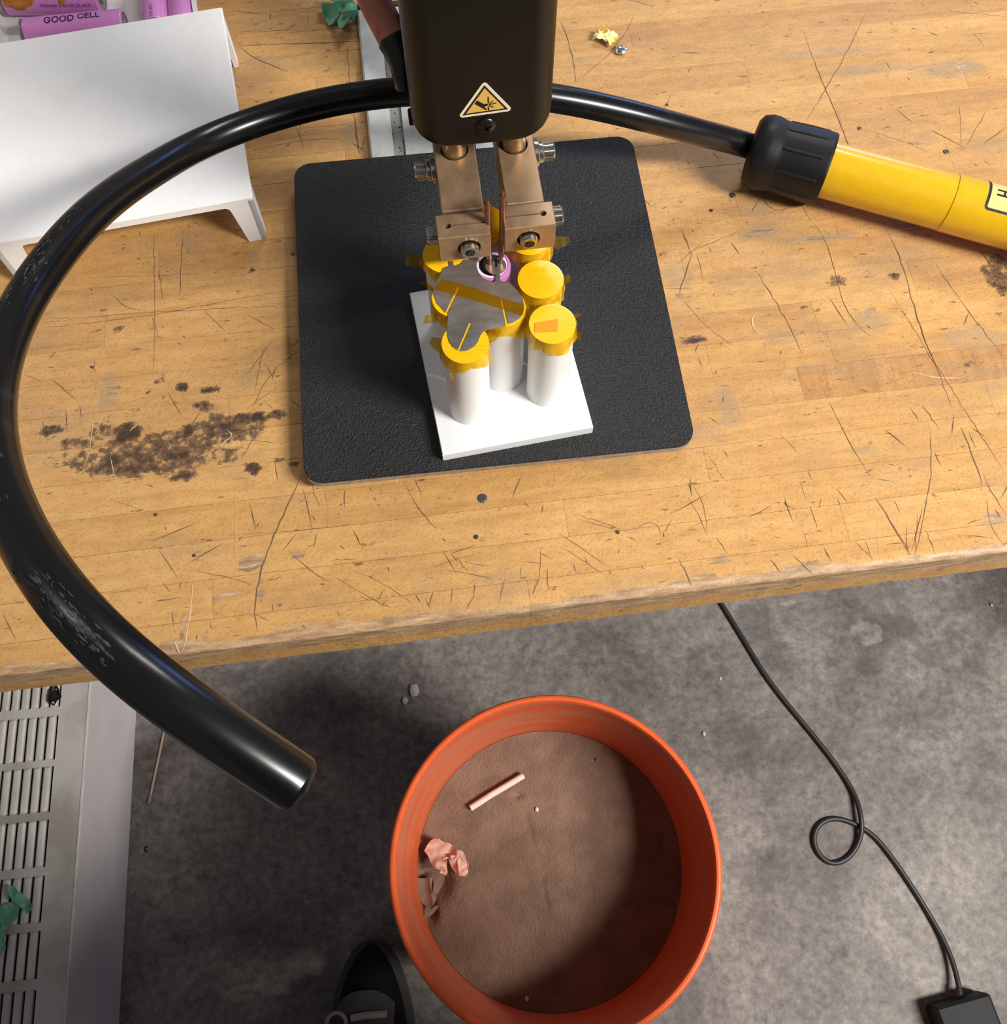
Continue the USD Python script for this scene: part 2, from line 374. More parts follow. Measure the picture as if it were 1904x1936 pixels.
def lathe(profile, p0=(0, 0, 0), d=(0, 0, 1), n=48):
    pr = np.array(profile, float); ang = np.arange(n) * 2 * np.pi / n
    v, f, rings = [], [], []
    for r, t in pr:
        if r < 1e-7:
            rings.append([len(v)]); v.append((0, 0, t))
        else:
            rings.append(list(range(len(v), len(v) + n))); v += [(r * math.cos(a), r * math.sin(a), t) for a in ang]
    for A, B in zip(rings[:-1], rings[1:]):
        for i in range(n):
            j = (i + 1) % n
            if len(A) == 1 and len(B) > 1: f.append((A[0], B[j], B[i]))
            elif len(B) == 1 and len(A) > 1: f.append((A[i], A[j], B[0]))
            elif len(A) > 1: f += [(A[i], A[j], B[j]), (A[i], B[j], B[i])]
    return place(trimesh.Trimesh(v, f, process=False), p0, d)


def cyl(p0, p1, r, n=32, c=0.0):
    L = np.linalg.norm(np.subtract(p1, p0))
    pr = [(0, 0), (r - c, 0), (r, c), (r, L - c), (r - c, L), (0, L)] if c else [(0, 0), (r, 0), (r, L), (0, L)]
    return lathe(pr, p0, np.subtract(p1, p0), n)


def sweep(path, radius, n=20, cap=True):
    p = np.asarray(path, float); N = len(p); rad = np.broadcast_to(radius, (N,))
    t = np.gradient(p, axis=0); t /= np.linalg.norm(t, axis=1, keepdims=True)
    a = np.cross(t[0], [0.13, 0.21, 0.97]); a /= np.linalg.norm(a)
    ang = np.arange(n) * 2 * np.pi / n; v = []
    for i in range(N):
        a = a - np.dot(a, t[i]) * t[i]; a /= np.linalg.norm(a); b = np.cross(t[i], a)
        v.append(p[i] + rad[i] * (np.cos(ang)[:, None] * a + np.sin(ang)[:, None] * b))
    v = np.vstack(v); f = []
    for i in range(N - 1):
        for j in range(n):
            k = (j + 1) % n
            f += [(i * n + j, i * n + k, (i + 1) * n + k), (i * n + j, (i + 1) * n + k, (i + 1) * n + j)]
    if cap:
        c0, c1 = len(v), len(v) + 1; v = np.vstack([v, p[0], p[-1]])
        for j in range(n):
            k = (j + 1) % n
            f += [(c0, k, j), (c1, (N - 1) * n + j, (N - 1) * n + k)]
    return trimesh.Trimesh(v, f, process=False)


def smooth_path(pts, n):
    pts = np.asarray(pts, float)
    s = np.r_[0, np.cumsum(np.linalg.norm(np.diff(pts, axis=0), axis=1))]
    return CubicSpline(s, pts)(np.linspace(0, s[-1], n))


def extrude(poly, z0, z1):
    geoms = poly.geoms if hasattr(poly, 'geoms') else [poly]
    out = [trimesh.creation.extrude_polygon(g, z1 - z0, engine='earcut') for g in geoms if g.area > 1e-10]
    m = trimesh.util.concatenate(out); m.vertices[:, 2] += z0
    return m


def extrude_xz(poly, y0, y1):
    """polygon in (x, z) extruded from y0 to y1 (y0 nearer the viewer)"""
    m = extrude(poly, 0, y1 - y0); v = m.vertices.copy()
    m.vertices = np.c_[v[:, 0], y0 + v[:, 2], v[:, 1]]; m.faces = m.faces[:, ::-1]
    return m


def solidify(v, f, t):
    v, f = np.asarray(v, float), np.asarray(f, int)
    m = trimesh.Trimesh(v, f, process=False); nn = m.vertex_normals
    n = len(v); vv = np.vstack([v + nn * t / 2, v - nn * t / 2]); ff = [f, f[:, ::-1] + n]
    e = np.sort(m.edges, axis=1); u, cnt = np.unique(e, axis=0, return_counts=True)
    border = {tuple(x) for x in u[cnt == 1]}
    side = []
    for a, b in m.edges:
        if tuple(sorted((a, b))) in border: side += [(b, a, a + n), (b, a + n, b + n)]
    return trimesh.Trimesh(vv, np.vstack(ff + [np.array(side)]), process=False)


def grid_faces(nx, ny, wrap=False):
    i, j = np.meshgrid(np.arange(nx - (0 if wrap else 1)), np.arange(ny - 1), indexing='ij')
    a = (i * ny + j).ravel(); b = (((i + 1) % nx) * ny + j).ravel()
    return np.vstack([np.c_[a, b, b + 1], np.c_[a, b + 1, a + 1]])


def crumple(outline, z0, amp, seed, t=0.0003, step=0.0022, freq=140, lift=None):
    """a torn scrap: polygon (x, y) meshed finely, folded by noise, given a thickness"""
    tv, tf = trimesh.creation.triangulate_polygon(outline, engine='earcut')
    g = trimesh.Trimesh(np.c_[tv, np.zeros(len(tv))], tf).subdivide_to_size(step * 1.6, max_iter=20)
    g.merge_vertices(); v, f = np.array(g.vertices), np.array(g.faces)
    if trimesh.Trimesh(v, f, process=False).face_normals[:, 2].mean() < 0: f = f[:, ::-1]
    q = np.c_[v[:, :2] * freq, np.full(len(v), seed * 3.7)]
    r = 1 - np.abs(2 * meshkit.noise(q, seed) - 1)
    v[:, 2] = z0 + amp * (r ** 1.6) + (0 if lift is None else lift(v))
    v[:, :2] += (np.c_[meshkit.noise(q + 9, seed), meshkit.noise(q + 31, seed)] - 0.5) * amp * 0.6
    return solidify(v, f, t)


def socket_screw(p, d, r, h, mat_teeth=28, sock=0.55, depth=0.6):
    """knurled socket head, base at p, pointing along d"""
    ang = np.linspace(0, 2 * np.pi, mat_teeth * 4, endpoint=False)
    k = r * (1 + 0.022 * np.sign(np.sin(ang * mat_teeth)))
    body = m3.Manifold.extrude(m3.CrossSection([np.c_[k * np.cos(ang), k * np.sin(ang)]]), h * 0.86)
    top = m3.Manifold.cylinder(h * 0.14, r * 0.99, r * 0.88, 48).translate((0, 0, h * 0.86))
    hexa = np.arange(6) * np.pi / 3 + 0.3
    hole = m3.Manifold.extrude(m3.CrossSection([np.c_[r * sock * np.cos(hexa), r * sock * np.sin(hexa)]]), h).translate((0, 0, h * (1 - depth)))
    return place(body + top - hole, p, d)


def wrap_text(text, height, p0, axis, up, R, lift=0.0002, bold=False, offset=0.0):
    """lettering bent round a cylinder: p0 on the cylinder axis where the text starts, up the direction the letters' middle faces"""
    m = meshkit.text_mesh(text, height, 0.0001, bold)
    m = m.subdivide_to_size(height * 0.35)
    axis = np.asarray(axis, float) / np.linalg.norm(axis)
    up = np.asarray(up, float) - np.dot(up, axis) * axis; up /= np.linalg.norm(up)
    side = np.cross(up, axis)                       # letters' upward direction runs along side
    th = (m.vertices[:, 1] - height / 2 + offset) / R
    rr = R + lift + m.vertices[:, 2]
    v = np.asarray(p0) + m.vertices[:, :1] * axis + (rr * np.cos(th))[:, None] * up + (rr * np.sin(th))[:, None] * side
    return trimesh.Trimesh(v, m.faces, process=False)

# ================================================================== the setting: floor
rng = np.random.default_rng(7)


def blobs(lst, z, scale_mm):
    """photo-surveyed stains (px, py, rx, ry, strength) on a plane -> a vertex function"""
    data = [(at(a, b, z)[:2], max(c * scale_mm / 1000, 1e-4), max(d * scale_mm / 1000, 1e-4), s) for a, b, c, d, s in lst]

    def fn(p):
        out = np.zeros(len(p))
        for c, rx, ry, s in data:
            q = ((p[:, 0] - c[0]) / rx) ** 2 + ((p[:, 1] - c[1]) / ry) ** 2
            out = np.maximum(out, s * np.clip(1.25 - q, 0, 1))
        return out
    return fn


floor_stain = blobs([(1430, 1180, 50, 60, .75), (1680, 1190, 70, 40, .8), (1470, 1240, 40, 45, .7), (1640, 1260, 30, 25, .8), (1570, 1255, 18, 15, .8), (1400, 1410, 60, 70, .65),
                     (1450, 1640, 90, 40, .65), (1740, 1350, 110, 70, .55), (1800, 1240, 90, 90, .55), (1590, 1800, 14, 14, .8), (1340, 1250, 60, 60, .5), (1860, 1500, 60, 110, .5),
                     (1610, 1460, 30, 60, .4), (700, 1240, 240, 25, .5), (450, 1275, 60, 18, .6)], 0, 0.78)
floor_chalk = blobs([(1640, 1195, 40, 34, .75), (1500, 1140, 60, 16, .6), (1780, 1210, 30, 12, .6), (420, 1310, 40, 30, .55), (1630, 1730, 60, 50, .35), (1690, 1740, 40, 60, .4), (1830, 1840, 60, 40, .4),
                     (460, 1880, 42, 22, .62), (500, 1770, 60, 50, .35), (1380, 1330, 60, 60, .3), (1760, 1600, 60, 40, .35), (880, 1232, 8, 14, .9)], 0, 0.78)


def build_floor():
    xs = np.r_[-4.0, -2.0, np.arange(-0.8, 0.93, 0.012), 2.0, 4.0]; ys = np.r_[-3.0, -1.2, np.arange(-0.32, 0.52, 0.012), 1.5, 4.0]
    X, Y = np.meshgrid(xs, ys, indexing='ij')
    path = numbered('/World', 'floor'); BASE[path] = np.zeros(3)
    m = usdkit.mesh(stage, path, (np.c_[X.ravel(), Y.ravel(), np.zeros(X.size)], grid_faces(len(xs), len(ys))), MATS['concrete'], smooth=True)
    p = np.array(m.GetPointsAttr().Get(), float)
    for k, fn in (('stain', floor_stain), ('chalk', floor_chalk)):
        UsdGeom.PrimvarsAPI(m).CreatePrimvar(k, Sdf.ValueTypeNames.FloatArray, 'vertex').Set(Vt.FloatArray.FromNumpy(fn(p).astype(np.float32)))
    tag(m.GetPrim(), 'stained grey concrete workshop floor', 'floor', kind='structure')


build_floor()

# ================================================================== the workbench: staves, scratches, nails, legs
YF, BT = 0.1288, 0.0322                      # front edge, thickness
SEAM = [YF] + [0.1449 + 0.02108 * k for k in range(32)]
bench = thing('workbench', (0, 0.45, 0), 'scarred butcher block workbench of glued maple staves', 'workbench')
part(bench, 'core_board', cbox((-1.14, YF + 0.004, BZ - BT + 0.001), (0.94, SEAM[-1] - 0.004, BZ - 0.006), 0.0005), 'glue_line', 'dark glue seen in the seams between the staves')
burn_fn = blobs([(285, 850, 215, 42, .68), (270, 872, 160, 40, .76), (420, 822, 120, 26, .62), (350, 838, 110, 34, .64), (90, 815, 34, 15, .85), (140, 838, 40, 16, .75), (190, 815, 28, 28, .7), (238, 818, 36, 26, 1.0), (300, 832, 62, 22, .72), (370, 815, 60, 26, .72), (418, 812, 50, 24, .85), (470, 790, 52, 18, .85),
                 (522, 785, 26, 13, .9), (160, 868, 45, 26, .6), (230, 868, 70, 30, .66), (310, 880, 62, 26, .66), (345, 900, 40, 16, .75), (430, 858, 40, 22, .62), (478, 886, 20, 16, .95), (525, 868, 14, 9, .8),
                 (305, 718, 22, 9, .75), (345, 731, 16, 14, .9), (388, 738, 14, 11, .95), (408, 736, 14, 12, .95), (385, 768, 34, 14, .75), (280, 742, 9, 7, .9), (330, 765, 12, 9, .7), (410, 785, 20, 16, .8),
                 (555, 880, 16, 9, .8), (1310, 643, 34, 11, .95), (1895, 520, 48, 62, .75), (1582, 532, 28, 20, .62), (1690, 522, 22, 12, .7), (225, 622, 16, 12, .8), (478, 508, 14, 9, .75), (441, 480, 10, 8, .6),
                 (1522, 580, 14, 5, .8), (1424, 505, 8, 6, .8), (300, 510, 9, 6, .7), (1710, 640, 10, 7, .6), (1690, 630, 8, 6, .5), (1245, 480, 30, 12, .45), (1840, 690, 60, 14, .5), (1640, 840, 20, 10, .4), (1720, 830, 14, 10, .5)], BZ, 0.285)
wear_b = blobs([(478, 1062, 30, 22, .9), (495, 1110, 8, 40, .7), (344, 1200, 10, 50, .7), (392, 1195, 6, 30, .7), (440, 1122, 22, 10, .7), (405, 1130, 14, 10, .7), (1440, 440, 55, 16, .65), (1540, 450, 90, 12, .6),
                (1730, 420, 40, 20, .55), (1640, 590, 40, 22, .5), (1160, 970, 14, 8, .6), (760, 1054, 16, 7, .6), (705, 1028, 12, 5, .7), (1365, 1060, 34, 10, .75), (1460, 1050, 12, 12, .6), (1230, 1085, 30, 10, .5),
                (215, 745, 14, 40, .6), (560, 1050, 20, 14, .6), (535, 640, 30, 14, .5), (480, 700, 40, 12, .45), (510, 115, 30, 10, .5), (480, 165, 30, 14, .55), (1290, 560, 40, 16, .5), (1800, 130, 90, 24, .5),
                (1560, 60, 60, 12, .45), (1260, 520, 26, 20, .5), (1870, 980, 30, 18, .6), (1560, 780, 40, 16, .45), (1350, 800, 30, 20, .45), (1420, 540, 30, 12, .4), (1100, 1080, 60, 8, .45), (905, 1020, 26, 10, .55)], BZ, 0.285)

smudge_fn = blobs([(1440, 440, 75, 25, .7), (1540, 450, 130, 20, .65), (1720, 420, 70, 28, .6), (1800, 130, 120, 32, .7), (1560, 100, 210, 18, .6), (1640, 130, 140, 25, .65), (1330, 330, 50, 26, .5), (1375, 770, 26, 55, .65), (1330, 825, 60, 40, .5),
                   (1840, 640, 90, 40, .6), (1870, 720, 55, 45, .6), (1650, 610, 60, 30, .6), (480, 50, 70, 20, .5), (520, 110, 90, 16, .6), (440, 150, 40, 14, .5), (660, 250, 20, 55, .7), (1640, 850, 40, 20, .5), (1880, 980, 40, 22, .6), (205, 740, 26, 55, .6),
                   (540, 660, 60, 25, .5), (470, 720, 30, 40, .5), (350, 470, 14, 60, .6), (430, 470, 16, 16, .6), (1110, 112, 50, 10, .6), (1190, 88, 70, 10, .5), (1285, 520, 40, 50, .6), (1480, 640, 50, 30, .5), (1230, 790, 40, 16, .4), (1220, 1000, 40, 16, .4),
                   (480, 490, 16, 30, .5), (290, 1040, 90, 30, .35), (1540, 700, 110, 22, .4), (1120, 1010, 60, 14, .35), (1860, 270, 60, 40, .5), (1750, 260, 40, 26, .4), (1440, 400, 50, 30, .5)], BZ, 0.285)


def wear_fn(p):
    d = p[:, 1] - YF
    edge = np.clip(1.15 - d / (0.0052 + 0.0075 * meshkit.noise(np.c_[p[:, 0] * 34, np.zeros((len(p), 2))], 3) ** 1.5), 0, 1) * (p[:, 2] > BZ - 0.004)
    return np.maximum(wear_b(p), edge * 0.95)


def stave(x0, x1, y0, y1, mat, first, fine):
    g = 0.00006
    x0 += g; x1 -= g; y1 -= g; y0 += 0 if first else g
    dx = 0.003 if fine else 0.06
    nx = max(2, int((x1 - x0) / dx) + 1)
    xs = np.linspace(x0, x1, nx)
    c = 0.00014
    ys = np.r_[y0, y0 + c, np.linspace(y0 + c, y1 - c, 8 if fine else 3)[1:-1], y1 - c, y1]
    if first:
        ys = np.r_[y0, y0 + 0.0006, y0 + 0.0014, y0 + 0.0026, y0 + 0.0042, np.linspace(y0 + 0.006, y1 - c, 5), y1]
    X, Y = np.meshgrid(xs, ys, indexing='ij')
    Z = np.full_like(X, BZ)
    q = np.stack([X * 60, Y * 60, np.zeros_like(X)], -1)
    Z -= 0.00022 * meshkit.noise(q, 5)
    Z[:, 0] -= c; Z[:, -1] -= c; Z[0] -= 0.00012; Z[-1] -= 0.00012
    if first:                                  # battered front arris
        q = np.stack([X * 120, Y * 300, np.zeros_like(X)], -1)
        nz = meshkit.fbm(q, 3, 11); d = Y - y0
        Z -= np.clip(1 - d / 0.0045, 0, 1) ** 2 * (0.0012 + 0.0026 * nz)
        Y[:, 0] += 0.0004 * meshkit.noise(np.stack([X[:, 0] * 200, X[:, 0] * 0, X[:, 0] * 0], -1), 2)
    v = np.c_[X.ravel(), Y.ravel(), Z.ravel()]; ny = len(ys)
    f = [grid_faces(nx, ny)]
    loop = [i * ny for i in range(nx)] + [(nx - 1) * ny + j for j in range(1, ny)] + [i * ny + ny - 1 for i in range(nx - 2, -1, -1)] + [j for j in range(ny - 2, 0, -1)]
    n0 = len(v); low = v[loop].copy(); low[:, 2] = BZ - BT
    v = np.vstack([v, low]); L = len(loop)
    f.append(np.array([(loop[i], n0 + i, n0 + (i + 1) % L) for i in range(L)] + [(loop[i], n0 + (i + 1) % L, loop[(i + 1) % L]) for i in range(L)]))
    ctr = len(v); v = np.vstack([v, [[(x0 + x1) / 2, (y0 + y1) / 2, BZ - BT]]])
    f.append(np.array([(ctr, n0 + (i + 1) % L, n0 + i) for i in range(L)]))
    return part(bench, 'stave', trimesh.Trimesh(v, np.vstack(f), process=False), mat, smooth=42, attrs={'burn': burn_fn, 'wear': wear_fn, 'smudge': smudge_fn})


TONES = ['maple_pale', 'maple_honey', 'maple_tan', 'maple_brown']
JOINT = {0: [0.03, 0.36], 1: [-0.13, 0.20], 2: [0.055, 0.33], 3: [-0.07, 0.135], 4: [-0.03, 0.30], 5: [-0.02, 0.1975], 6: [-0.12, 0.150, 0.2205], 7: [-0.05, 0.217], 8: [-0.085, 0.28], 9: [-0.19, 0.148],
         10: [-0.06, 0.245], 11: [-0.16, 0.19], 12: [-0.10, 0.33], 13: [-0.075, 0.16], 14: [-0.045, 0.27], 15: [0.10, 0.36], 16: [-0.07, 0.22], 17: [-0.06, 0.30], 18: [-0.03, 0.15], 19: [0.02, 0.35], 20: [-0.12, 0.25], 21: [0.08], 22: [-0.05, 0.31]}
for k in range(len(SEAM) - 1):
    cuts = [-1.15, -0.30 - 0.12 * rng.random()] + JOINT.get(k, []) + [0.44 + 0.12 * rng.random(), 0.95]
    seen = k < 24
    if not seen:
        cuts = [-1.15, -0.3 + 0.2 * rng.random(), 0.3 + 0.2 * rng.random(), 0.95]
    for i, (a, b) in enumerate(zip(cuts[:-1], cuts[1:])):
        mat = TONES[rng.integers(0, 4)] if k > 4 else TONES[rng.integers(0, 2)]
        if k == 5 and abs(a - 0.1975) < 1e-6: mat = 'maple_red'
        if k == 0 and abs(b - 0.36) < 1e-6: mat = 'maple_honey'
        stave(a, b, SEAM[k], SEAM[k + 1], mat, k == 0, seen and a > -0.5 and b < 0.62)

# knife cuts and scratches, surveyed from the photo: (points, width in mm)
DARK = [([(1390, 450), (1470, 540), (1530, 660), (1600, 800), (1690, 1010)], .0), ([(545, 1040), (586, 1076), (624, 1101)], .7), ([(632, 1090), (700, 1130)], .4), ([(560, 690), (470, 860)], .0),
        ([(595, 610), (540, 668)], .5), ([(590, 650), (520, 700), (480, 770)], .5), ([(765, 909), (795, 965), (825, 1000)], .5), ([(785, 906), (797, 938)], .4), ([(572, 920), (592, 1000)], .5), ([(590, 915), (606, 962)], .4),
        ([(1090, 972), (1195, 1008)], .5), ([(1095, 982), (1170, 1003)], .4), ([(850, 1047), (900, 1030)], .7), ([(900, 1048), (870, 1056), (820, 1072)], .4), ([(862, 1053), (885, 1080)], .6), ([(878, 1063), (930, 1071)], .6),
        ([(845, 1078), (935, 1093)], .5), ([(888, 1085), (929, 1096)], .5), ([(899, 1102), (896, 1130)], .9), ([(990, 1061), (1024, 1066)], .5), ([(820, 1118), (810, 1145)], .7), ([(985, 1072), (985, 1090)], .4),
        ([(1025, 1035), (1018, 1110)], .35), ([(1060, 1010), (1155, 1075)], .45), ([(1065, 1035), (1150, 1092)], .4), ([(1301, 941), (1326, 985), (1336, 1012)], .5), ([(1296, 898), (1330, 960), (1336, 1008)], .4),
        ([(1285, 1055), (1308, 1110)], .9), ([(1355, 1016), (1375, 1046)], .6), ([(1413, 1018), (1458, 958)], .0), ([(1414, 979), (1460, 956)], .5), ([(1499, 1050), (1541, 1088)], .6), ([(1520, 1007), (1528, 1036)], .5),
        ([(1655, 940), (1722, 1048)], .6), ([(1660, 945), (1690, 1000), (1722, 1050)], .4), ([(1757, 800), (1760, 880), (1752, 950), (1732, 1050)], .6), ([(1745, 960), (1724, 1044)], .5), ([(1736, 970), (1730, 1052)], .4), ([(1715, 990), (1716, 1048)], .35),
        ([(1512, 910), (1526, 945)], .5), ([(1532, 956), (1546, 998)], .6), ([(1744, 766), (1776, 812)], .6), ([(1721, 771), (1738, 796)], .4), ([(1475, 820), (1512, 858)], .4), ([(1817, 808), (1842, 870), (1858, 920)], 1.1),
        ([(1860, 894), (1880, 940), (1904, 975)], .5), ([(1868, 945), (1890, 1020), (1903, 1035)], .5), ([(1690, 946), (1702, 970)], .6), ([(1618, 1025), (1650, 1058)], .4), ([(1750, 1000), (1770, 1048)], .5), ([(1635, 1020), (1650, 1060)], .4),
        ([(1350, 660), (1430, 560)], .0), ([(1430, 512), (1475, 585), (1517, 669)], .6), ([(1540, 425), (1580, 520), (1610, 600), (1655, 640)], .5), ([(1675, 435), (1702, 490), (1730, 585), (1765, 680), (1800, 770)], .9), ([(1835, 445), (1870, 500), (1904, 565)], .8),
        ([(1770, 500), (1840, 600), (1904, 680)], .5), ([(1680, 545), (1770, 690), (1840, 800), (1904, 900)], .5), ([(1568, 760), (1620, 860), (1648, 905)], .5), ([(1650, 700), (1700, 800)], .0), ([(1410, 432), (1300, 478)], .5), ([(1330, 455), (1280, 500)], .4),
        ([(1290, 430), (1305, 475)], .4), ([(1318, 480), (1330, 533)], .4), ([(1310, 475), (1285, 555)], .9), ([(1290, 565), (1360, 635), (1390, 655)], .4), ([(1255, 546), (1310, 545)], .5),
        ([(285, 590), (300, 640)], .4), ([(75, 604), (300, 590), (420, 583), (560, 578)], .5), ([(60, 622), (200, 607), (330, 588), (450, 565), (562, 548)], .6), ([(345, 450), (340, 560)], .8), ([(290, 440), (292, 640), (290, 700)], .5), ([(302, 510), (307, 568)], .5),
        ([(335, 563), (358, 568)], .6), ([(215, 558), (258, 585), (275, 585)], .6), ([(465, 593), (518, 622)], .5), ([(385, 585), (410, 610), (428, 628)], .6), ([(160, 525), (260, 522), (385, 517)], .4), ([(60, 660), (160, 650)], .3),
        ([(45, 707), (80, 722)], .5), ([(100, 717), (145, 757)], .8), ([(150, 765), (155, 790)], .4), ([(520, 735), (470, 770)], .5), ([(178, 680), (180, 706)], .5), ([(515, 645), (465, 710)], .5), ([(500, 655), (480, 740)], .4), ([(520, 690), (515, 720)], .4),
        ([(530, 800), (345, 840)], .0), ([(465, 832), (530, 838)], .5), ([(480, 825), (455, 870)], .5), ([(570, 895), (540, 965), (500, 1060), (486, 1190)], 1.3), ([(510, 1000), (610, 1000)], .0), ([(415, 1012), (560, 1003), (700, 988)], .4),
        ([(372, 1080), (430, 1092), (478, 1107)], .8), ([(508, 1097), (533, 1092)], .6), ([(600, 1010), (592, 1034)], 1.0), ([(690, 1125), (740, 1150)], 1.0), ([(682, 1127), (700, 1135)], .6), ([(662, 1078), (720, 1102), (782, 1142)], .45), ([(728, 1112), (712, 1138)], .4),
        ([(750, 1055), (700, 1060)], .3), ([(628, 1060), (675, 1056)], .5), ([(190, 1122), (265, 1115)], .3), ([(295, 1136), (345, 1130)], .9), ([(210, 945), (296, 972)], .3), ([(285, 1024), (370, 990)], .8), ([(1300, 1000), (1330, 985)], .3),
        ([(1205, 1000), (1240, 990), (1250, 1010)], .5), ([(1340, 862), (1372, 910)], .3), ([(1520, 60), (1545, 130), (1575, 200), (1600, 262), (1622, 335)], .8), ([(1636, 25), (1600, 100), (1572, 150), (1525, 228)], .7), ([(1190, 0), (1238, 12)], .7),
        ([(1060, 40), (1075, 80), (1088, 155)], .9), ([(1200, 25), (1170, 80), (1092, 150)], .5), ([(1255, 205), (1272, 176)], .5), ([(1438, 372), (1422, 402)], .5), ([(1440, 372), (1465, 396), (1490, 398)], .5), ([(1475, 400), (1510, 385)], .4), ([(1510, 380), (1535, 420)], .4),
        ([(1285, 430), (1308, 480)], .4), ([(1865, 210), (1826, 278)], .6), ([(1826, 280), (1760, 245)], .8), ([(1815, 200), (1818, 280)], .4), ([(1860, 272), (1904, 240)], .7), ([(1630, 245), (1700, 265), (1760, 290)], .4), ([(1840, 60), (1862, 90)], .4), ([(1790, 20), (1904, 32)], .5),
        ([(450, 86), (560, 82), (683, 78)], 1.0), ([(440, 60), (560, 56)], .5), ([(455, 90), (500, 118), (545, 135)], 1.2), ([(440, 70), (462, 62)], .5), ([(655, 85), (662, 160)], .8), ([(668, 215), (680, 290)], 1.6), ([(680, 292), (690, 262)], .8), ([(665, 270), (690, 285)], .8),
        ([(480, 285), (560, 268), (640, 262)], .5), ([(500, 270), (600, 252)], .4), ([(440, 20), (520, 30)], .5), ([(560, 40), (540, 60)], .5)]
PALE = [([(365, 1105), (360, 1160), (345, 1232)], 1.3), ([(208, 862), (218, 900), (228, 955)], .8), ([(428, 812), (438, 825), (420, 840), (415, 852)], 1.2), ([(175, 800), (160, 880), (150, 905)], .7), ([(455, 1073), (480, 1068), (495, 1060)], 1.0),
        ([(1430, 590), (1424, 620), (1448, 636)], 1.3), ([(1700, 792), (1712, 780)], .8), ([(1720, 702), (1760, 712), (1830, 710)], 1.0), ([(1245, 760), (1262, 860)], .3), ([(1140, 1012), (1142, 1100)], .3), ([(1660, 980), (1662, 1050)], .4), ([(242, 1090), (240, 1120)], .5),
        ([(445, 925), (446, 1080)], .4), ([(250, 1060), (190, 1110)], .4), ([(1262, 1040), (1290, 1030)], .4), ([(330, 1212), (338, 1235)], 1.2), ([(245, 815), (262, 800)], .9), ([(405, 745), (412, 738)], .9)]


def ribbons(lines, lift=0.00006):
    out = []
    for pts, w in lines:
        if w <= 0: continue
        p = np.array([on_bench(*q)[:2] for q in pts])
        n = max(6, int(np.linalg.norm(np.diff(p, axis=0), axis=1).sum() / 0.004))
        s = np.r_[0, np.cumsum(np.linalg.norm(np.diff(p, axis=0), axis=1))]
        q = CubicSpline(s, p)(np.linspace(0, s[-1], n)) if len(p) > 2 else p[0] + np.linspace(0, 1, n)[:, None] * (p[1] - p[0])
        t = np.gradient(q, axis=0); t /= np.linalg.norm(t, axis=1, keepdims=True); nn = np.c_[-t[:, 1], t[:, 0]]
        q = q + nn * (rng.normal(0, 0.00022, n))[:, None]
        ww = w * 0.00031 * np.sqrt(np.clip(np.sin(np.linspace(0.05, np.pi - 0.05, n)), 0, 1)) * rng.uniform(0.5, 1.25, n)
        v = np.vstack([np.c_[q + nn * ww[:, None], np.full(n, BZ + lift)], np.c_[q - nn * ww[:, None], np.full(n, BZ + lift)]])
        i = np.arange(n - 1)
        out.append(trimesh.Trimesh(v, np.vstack([np.c_[i, n + i, n + i + 1], np.c_[i, n + i + 1, i + 1]]), process=False))
    return trimesh.util.concatenate(out)


mid, dark2 = [], []
for _ in range(330):                          # the countless small nicks
    x, y = rng.uniform(-0.28, 0.42), YF + 0.003 + 0.47 * rng.random() ** 1.7
    L, a = 0.003 + 0.022 * rng.random() ** 3, rng.choice([0.05, -0.9, 1.2, 1.7, 2.2]) + rng.normal(0, 0.25)
    d = np.array([math.cos(a), math.sin(a)]) * L
    (mid if rng.random() < 0.72 else dark2).append((np.array([x, y]), np.array([x, y]) + d, rng.uniform(0.25, 0.8)))


def short_ribbons(lst, lift=0.00005):
    out = []
    for a, b, w in lst:
        if min(a[1], b[1]) < YF + 0.002: continue
        t = (b - a) / np.linalg.norm(b - a); nn = np.array([-t[1], t[0]]); m_ = (a + b) / 2 + nn * 0.0003; ww = nn * w * 0.00034
        v = np.array([a, m_ + ww, b, m_ - ww]); out.append(trimesh.Trimesh(np.c_[v, np.full(4, BZ + lift)], [(0, 2, 1), (0, 3, 2)], process=False))
    return trimesh.util.concatenate(out)


part(bench, 'knife_scratches', ribbons(DARK), 'scratch_dark', 'dark knife cuts and scratches in the bench top', kind='stuff', smooth=False)
part(bench, 'pale_scratches', ribbons(PALE), 'scratch_pale', 'pale raw scratches in the bench top', kind='stuff', smooth=False)
part(bench, 'nicks', short_ribbons(mid), 'scratch_mid', 'small nicks all over the bench top', kind='stuff', smooth=False)
part(bench, 'dark_nicks', short_ribbons(dark2), 'scratch_dark', 'small dark nicks in the bench top', kind='stuff', smooth=False)
for px, py, r in [(912, 942, 9), (900, 1015, 4.5), (1385, 369, 7), (1625, 243, 5), (1789, 287, 6.5), (1261, 198, 3.5), (553, 480, 4), (174, 694, 3), (294, 973, 3.2), (367, 1050, 3.2), (1345, 398, 4), (1168, 1006, 4)]:
    p = on_bench(px, py); R = r * 0.00029
    part(bench, 'nail_head', lathe([(R, -0.002), (R, 0.0001), (R * 0.8, 0.0004), (R * 0.35, 0.00045), (R * 0.3, 0.0002), (0, 0.0002)], p, (0, 0, 1), 20), 'nail_steel')
for x in (-1.09, 0.89):
    for y in (0.2, 0.74):
        part(bench, 'leg', cbox((x - 0.035, y - 0.035, 0), (x + 0.035, y + 0.035, BZ - BT), 0.003), 'steel_leg')
    part(bench, 'cross_rail', cbox((x - 0.025, 0.235, 0.12), (x + 0.025, 0.705, 0.18), 0.002), 'steel_leg')

